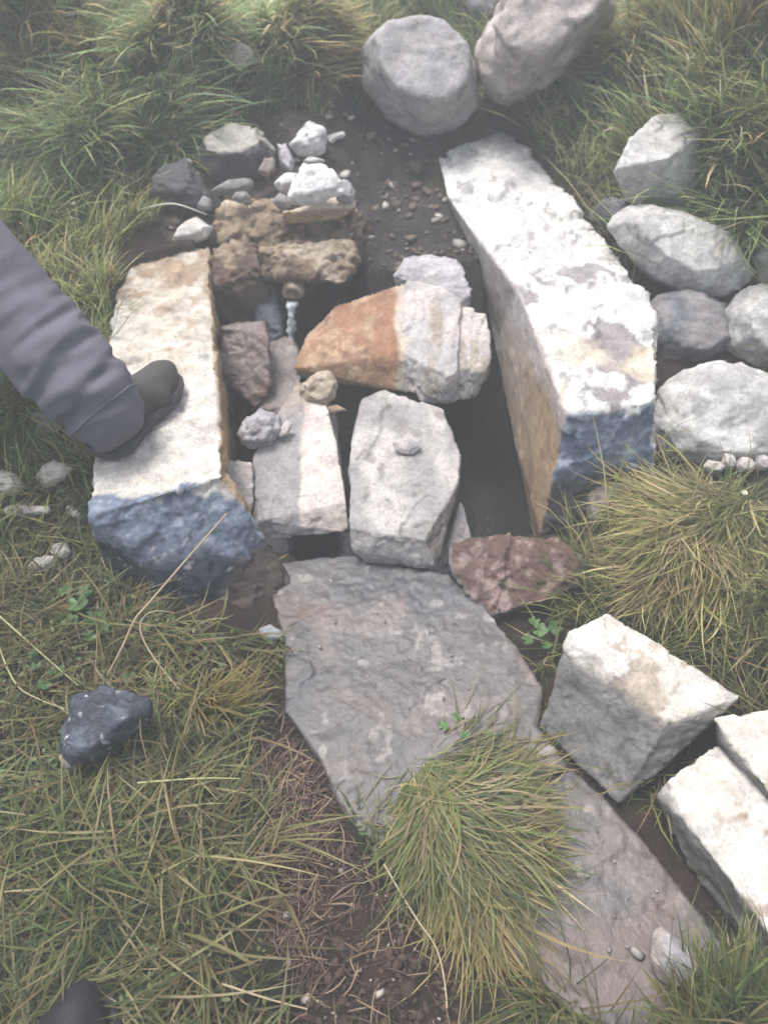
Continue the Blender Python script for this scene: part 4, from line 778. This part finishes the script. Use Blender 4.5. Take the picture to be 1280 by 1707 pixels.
# tiny white flowers in the grass
def flower(label, u, v, s=.007):
    q = on(u, v, .05); root = bpy.data.objects.new('white_flower', None); COL.objects.link(root); root.location = (q.x, q.y, gz1(q.x, q.y)); tag(root, label, 'flower')
    bm = bmesh.new()
    for i in range(6):
        a = i * math.pi / 3; b0 = bm.verts.new((0, 0, 0)); l = bm.verts.new((math.cos(a - .4) * s, math.sin(a - .4) * s, .3 * s)); t = bm.verts.new((math.cos(a) * s * 1.25, math.sin(a) * s * 1.25, .35 * s)); r_ = bm.verts.new((math.cos(a + .4) * s, math.sin(a + .4) * s, .3 * s)); bm.faces.new((b0, l, t, r_))
    me = bpy.data.meshes.new('petals'); bm.to_mesh(me); bm.free(); set_cols(me, np.tile(np.array((.7, .7, .6)), (len(me.vertices), 1))); o = link('petals', me, M_LEAF, root); o.location = (0, 0, q.z - root.location.z)
    L = max(.01, q.z - root.location.z); bm = bmesh.new(); bmesh.ops.create_cone(bm, segments=5, radius1=.001, radius2=.0008, depth=L); me = bpy.data.meshes.new('stem'); bm.to_mesh(me); bm.free(); set_cols(me, np.tile(np.array((.1, .14, .05)), (len(me.vertices), 1))); o = link('stem', me, M_LEAF, root); o.location = (0, 0, L / 2)
flower('tiny white flower in the middle tussock on the path', 848, 1492, .006)
flower('tiny white flower in the straw-coloured tussock on the right', 1240, 822, .006)
flower('tiny white flower in the top right grass', 1158, 72, .009)
flower('tiny white flower in the left bank grass', 122, 340, .007)
flower('tiny white flower low on the left bank near the trouser leg', 40, 358, .007)

# ------------------------------------------------------------------ people
def blob(paths, voxel=.01, smooth=3):
    bm = bmesh.new()
    for path in paths:
        for (p, r0), (q, r1) in zip(path[:-1], path[1:]):
            p, q = Vector(p), Vector(q); k = max(2, int((q - p).length / (min(r0, r1) * .25)))
            for i in range(k + 1):
                t = i / k; bmesh.ops.create_icosphere(bm, subdivisions=2, radius=r0 + (r1 - r0) * t, matrix=Matrix.Translation(p.lerp(q, t)))
    return remeshed([bm], voxel, smooth)
def cloth_mat(name, col, rough=.85, sc=900):
    m, nt, b = new_mat(name); tc = N(nt, 'ShaderNodeTexCoord'); w = N(nt, 'ShaderNodeTexNoise'); w.inputs['Scale'].default_value = sc; n2 = N(nt, 'ShaderNodeTexNoise'); n2.inputs['Scale'].default_value = 12; n2.inputs['Detail'].default_value = 5
    for q in (w, n2): nt.links.new(tc.outputs['Object'], q.inputs['Vector'])
    mr = N(nt, 'ShaderNodeMapRange'); mr.inputs[3].default_value = .85; mr.inputs[4].default_value = 1.12; nt.links.new(n2.outputs[0], mr.inputs[0])
    vm = N(nt, 'ShaderNodeVectorMath', operation='SCALE'); vm.inputs[0].default_value = col; nt.links.new(mr.outputs[0], vm.inputs['Scale']); nt.links.new(vm.outputs[0], b.inputs['Base Color'])
    bp = N(nt, 'ShaderNodeBump'); bp.inputs['Strength'].default_value = .5; bp.inputs['Distance'].default_value = .003; nt.links.new(w.outputs[0], bp.inputs['Height']); nt.links.new(bp.outputs[0], b.inputs['Normal'])
    b.inputs['Roughness'].default_value = rough; b.inputs['Specular IOR Level'].default_value = .2; return m
M_TR = cloth_mat('grey_trouser_cloth', (.098, .095, .115), .9, 420); M_JK = cloth_mat('dark_jacket_cloth', (.05, .055, .07)); M_SKIN = cloth_mat('skin', (.42, .26, .19), .5, 300)
M_SHOE = cloth_mat('olive_black_shoe', (.050, .047, .043), .7, 500); M_BLACK = cloth_mat('black_shoe_leather', (.010, .010, .012), .55, 400); M_SOLE = cloth_mat('rubber_sole', (.04, .04, .042), .8, 500)
def finish(me, name, mat, parent, wr=None):
    co, no = arrs(me)
    if wr is not None: co = co + no * wr(co)[:, None]; me.vertices.foreach_set('co', co.astype(np.float32).ravel()); me.update()
    me.polygons.foreach_set('use_smooth', np.ones(len(me.polygons), bool)); me.name = name
    return link(name, me, mat, parent)
person = bpy.data.objects.new('person', None); COL.objects.link(person)
tag(person, 'person in grey trousers and a dark shoe standing with one foot on the left wall', 'person')
heel = at(172, 765, .26); toe = at(282, 640, .26); fd = (toe - heel); fd.z = 0; fd.normalize(); sd = Vector((fd.y, -fd.x, 0))
A0 = heel + fd * .045 + Vector((-.01, 0, .125)); KN = at(-60, 430, .62)
def shoe(base, fd, sd, mup, msole, parent, s=1.0, name='shoe', wk=1.0):
    sd = sd * wk
    base = Vector(base); pt = lambda f, w, h: base + fd * f * s + sd * w * s + Vector((0, 0, h * s))
    me = blob([[(pt(.035, 0, .055), .036 * s), (pt(.10, 0, .052), .038 * s), (pt(.17, .004, .042), .042 * s), (pt(.225, .002, .036), .036 * s), (pt(.245, 0, .032), .028 * s)],
               [(pt(.035, 0, .055), .036 * s), (pt(.04, 0, .095), .036 * s)], [(pt(.17, .018, .036), .034 * s), (pt(.17, -.016, .036), .034 * s)], [(pt(.21, .014, .032), .030 * s), (pt(.21, -.012, .032), .030 * s)], [(pt(.05, .012, .045), .032 * s), (pt(.05, -.012, .045), .032 * s)], [(pt(.09, 0, .07), .038 * s), (pt(.14, 0, .055), .036 * s)]], .005, 14)
    co, no = arrs(me); zb = base.z + .020 * s; co[:, 2] = np.maximum(co[:, 2], zb); me.vertices.foreach_set('co', co.astype(np.float32).ravel()); me.update()
    up = finish(me, name, mup, parent)
    out = [(-.006, 0), (.0, .026), (.04, .038), (.10, .037), (.16, .046), (.21, .044), (.255, .028), (.272, 0), (.255, -.028), (.21, -.040), (.16, -.040), (.10, -.032), (.04, -.036), (.0, -.026)]
    bm = bmesh.new(); lo = [bm.verts.new(pt(f, w, 0)) for f, w in out]; hi = [bm.verts.new(pt(f * 1.0, w * 1.03, .024)) for f, w in out]; n = len(out)
    bm.faces.new(lo); bm.faces.new(hi[::-1])
    for i in range(n): bm.faces.new((lo[i], hi[i], hi[(i + 1) % n], lo[(i + 1) % n]))
    bmesh.ops.recalc_face_normals(bm, faces=bm.faces[:]); bmesh.ops.bevel(bm, geom=bm.edges[:], offset=.004, segments=2, affect='EDGES'); me = bpy.data.meshes.new('sole'); bm.to_mesh(me); bm.free()
    so = link('sole', me, msole, up); return up
pinv = person.location
hip = Vector((-1.32, 1.42, 1.10)); ft2 = Vector((-1.70, 1.15, gz1(-1.70, 1.15) + .005))
shoe((heel.x, heel.y, .262), fd, sd, M_SHOE, M_SOLE, person, 1.08, 'shoe', 1.25)
shoe(ft2, Vector((.2, .98, 0)).normalized(), Vector((.98, -.2, 0)).normalized(), M_SHOE, M_SOLE, person, 1.05)
hr = hip + Vector((.10, 0, -.04)); hl = hip + Vector((-.10, 0, -.04)); k2 = (hl + ft2) * .5 + Vector((0, .06, .03))
cuff = A0 + Vector((.0, -.005, -.035)); mid = A0.lerp(KN, .5)
axis = (KN - A0).normalized()
def wrinkle(co):
    q = co - np.array(A0); t = q @ np.array(axis)
    low = sstep(.40, .02, t); a1 = np.array(sd); a2 = np.cross(np.array(axis), a1)
    U = np.stack([t * 30 + 5 * (q @ a1), (q @ a1) * 9, (q @ a2) * 9], 1)
    r1 = 1 - 2.6 * np.abs(fbm(U, 1.0, 2, 3)); r2 = 1 - 2.4 * np.abs(fbm(np.stack([t * 9 + 14 * (q @ a1), t * 4 + (q @ a2) * 10, (q @ a2) * 6], 1), 1, 2, 5))
    return .013 * low * (r1 - .35) + .009 * (r2 - .3) * (1 - .4 * low) + .002 * fbm(co, 30, 2, 6)
me = blob([[(cuff + fd * .012, .080), (A0 + axis * .05, .096), (A0 + axis * .12, .100), (mid, .098), (KN, .108), (hr, .12)],
           [(hr, .12), (hip, .15), (hl, .12)], [(hl, .12), (k2, .09), (ft2 + Vector((0, .05, .12)), .075)], [(hip, .14), (hip + Vector((0, 0, .08)), .13)]], .0085, 5)
tro = finish(me, 'trousers', M_TR, person, wrinkle)
tc_, tn_ = arrs(tro.data); tq = tc_ - np.array(A0); tt = tq @ np.array(axis); s1 = np.array(sd); s2 = np.cross(np.array(axis), s1); ta = np.arctan2(tq @ s2, tq @ s1)
def pick(t, th, lift=.0005):
    e = np.abs(tt - t) * 3 + np.abs((ta - th + math.pi) % (2 * math.pi) - math.pi) * .1 + 10 * (np.hypot(tq @ s1, tq @ s2) > .16)
    k = np.argsort(e)[:4]; return Vector(tc_[k].mean(0) + tn_[k].mean(0) * lift)
def thread(name, pts, r, parent, mat):
    cu = bpy.data.curves.new(name, 'CURVE'); cu.dimensions = '3D'; cu.bevel_depth = r; cu.bevel_resolution = 1; sp_ = cu.splines.new('NURBS'); sp_.points.add(len(pts) - 1); sp_.use_endpoint_u = True; sp_.order_u = 4
    for i, q_ in enumerate(pts): sp_.points[i].co = (*q_, 1)
    o = bpy.data.objects.new(name, cu); COL.objects.link(o); me = bpy.data.meshes.new_from_object(o.evaluated_get(bpy.context.evaluated_depsgraph_get())); bpy.data.objects.remove(o); me.materials.clear(); return link(name, me, mat, parent)
thread('hem', [pick(-.025, th) for th in np.linspace(-math.pi, math.pi, 40)], .0028, tro, M_TR)
ch = hip + Vector((0, .04, .42)); hd = hip + Vector((0, .06, .68))
me = blob([[(hip + Vector((0, 0, .08)), .155), (ch, .16)], [(ch + Vector((-.15, 0, .03)), .075), (ch + Vector((.15, 0, .03)), .075)], [(ch + Vector((.17, 0, .02)), .065), (ch + Vector((.25, .04, -.25)), .055), (ch + Vector((.22, .2, -.42)), .042)],
           [(ch + Vector((-.17, 0, .02)), .065), (ch + Vector((-.25, .0, -.27)), .055), (ch + Vector((-.24, .1, -.50)), .042)]], .014, 4)
finish(me, 'jacket', M_JK, person, lambda co: .008 * fbm(co, 10, 3, 4))
paths = [[(ch, .055), (hd + Vector((0, .0, -.06)), .055)], [(hd, .085), (hd + Vector((0, .01, .07)), .085)], [(hd + Vector((0, .05, -.04)), .05), (hd + Vector((0, .06, 0)), .055)], [(hd + Vector((0, .09, .0)), .016), (hd + Vector((0, .11, .0)), .014)],
         [(hd + Vector((-.088, 0, .01)), .02), (hd + Vector((-.09, 0, .03)), .02)], [(hd + Vector((.088, 0, .01)), .02), (hd + Vector((.09, 0, .03)), .02)]]
paths.append([(ch, .05), (ch + Vector((.17, 0, .02)), .04), (ch + Vector((.25, .04, -.25)), .038), (ch + Vector((.22, .2, -.42)), .03)])
paths.append([(ch, .05), (ch + Vector((-.17, 0, .02)), .04), (ch + Vector((-.25, .0, -.27)), .038), (ch + Vector((-.24, .1, -.50)), .03)])
for s, wr in ((1, ch + Vector((.22, .2, -.42))), (-1, ch + Vector((-.24, .1, -.50)))):
    dv = Vector((0, .5, -.86)); pm = wr + dv * .07; paths.append([(wr - dv * .3 if False else wr, .028), (pm, .032)])
    for f in range(4):
        b0 = pm + Vector((s * (.02 - .0135 * f) * 1.4, 0, 0)) + dv * .02; l = (.07, .08, .078, .06)[f]; paths.append([(b0, .010), (b0 + dv * l * .5, .009), (b0 + Vector((0, .15, -.98)) * l, .008)])
    paths.append([(wr + dv * .03 + Vector((-s * .025, .01, 0)), .012), (wr + dv * .075 + Vector((-s * .05, .02, 0)), .010)])
finish(blob(paths, .008, 2), 'body', M_SKIN, person)
finish(blob([[(hd + Vector((0, -.02, .06)), .092), (hd + Vector((0, -.01, .085)), .092)]], .01, 2), 'hair', M_BLACK, person)
# the black shoe at the bottom left corner
q = at(158, 1660, .09)
bs = bpy.data.objects.new('black_shoe', None); COL.objects.link(bs); tag(bs, 'plain black shoe whose toe pokes into the bottom left corner', 'shoe')
f2 = Vector((.06, 1, 0)).normalized(); s2 = Vector((1, -.06, 0)).normalized(); bx = at(150, 1640, .06) - f2 * .30
shoe((bx.x, bx.y, .045), f2, s2, M_BLACK, M_BLACK, bs, 1.12, 'upper', 1.45)

# ------------------------------------------------------------------ mist
m = bpy.data.materials.new('haze'); m.use_nodes = True; nt = m.node_tree; nt.nodes.clear(); out = N(nt, 'ShaderNodeOutputMaterial'); pv = N(nt, 'ShaderNodeVolumePrincipled')
pv.inputs['Color'].default_value = (.93, .97, 1.0, 1); pv.inputs['Density'].default_value = .031; pv.inputs['Anisotropy'].default_value = 0.0
nt.links.new(pv.outputs[0], out.inputs['Volume'])
bm = bmesh.new(); bmesh.ops.create_cube(bm, size=1); me = bpy.data.meshes.new('haze'); bm.to_mesh(me); bm.free()
hz = link('haze', me, m); hz.scale = (92, 92, 6.2); zmin = float(gz.min()) - 1.1; hz.location = (0, 15, 0); tag(hz, kind='stuff')
hz.scale[2] = 2.3 - zmin; hz.location[2] = (2.3 + zmin) / 2
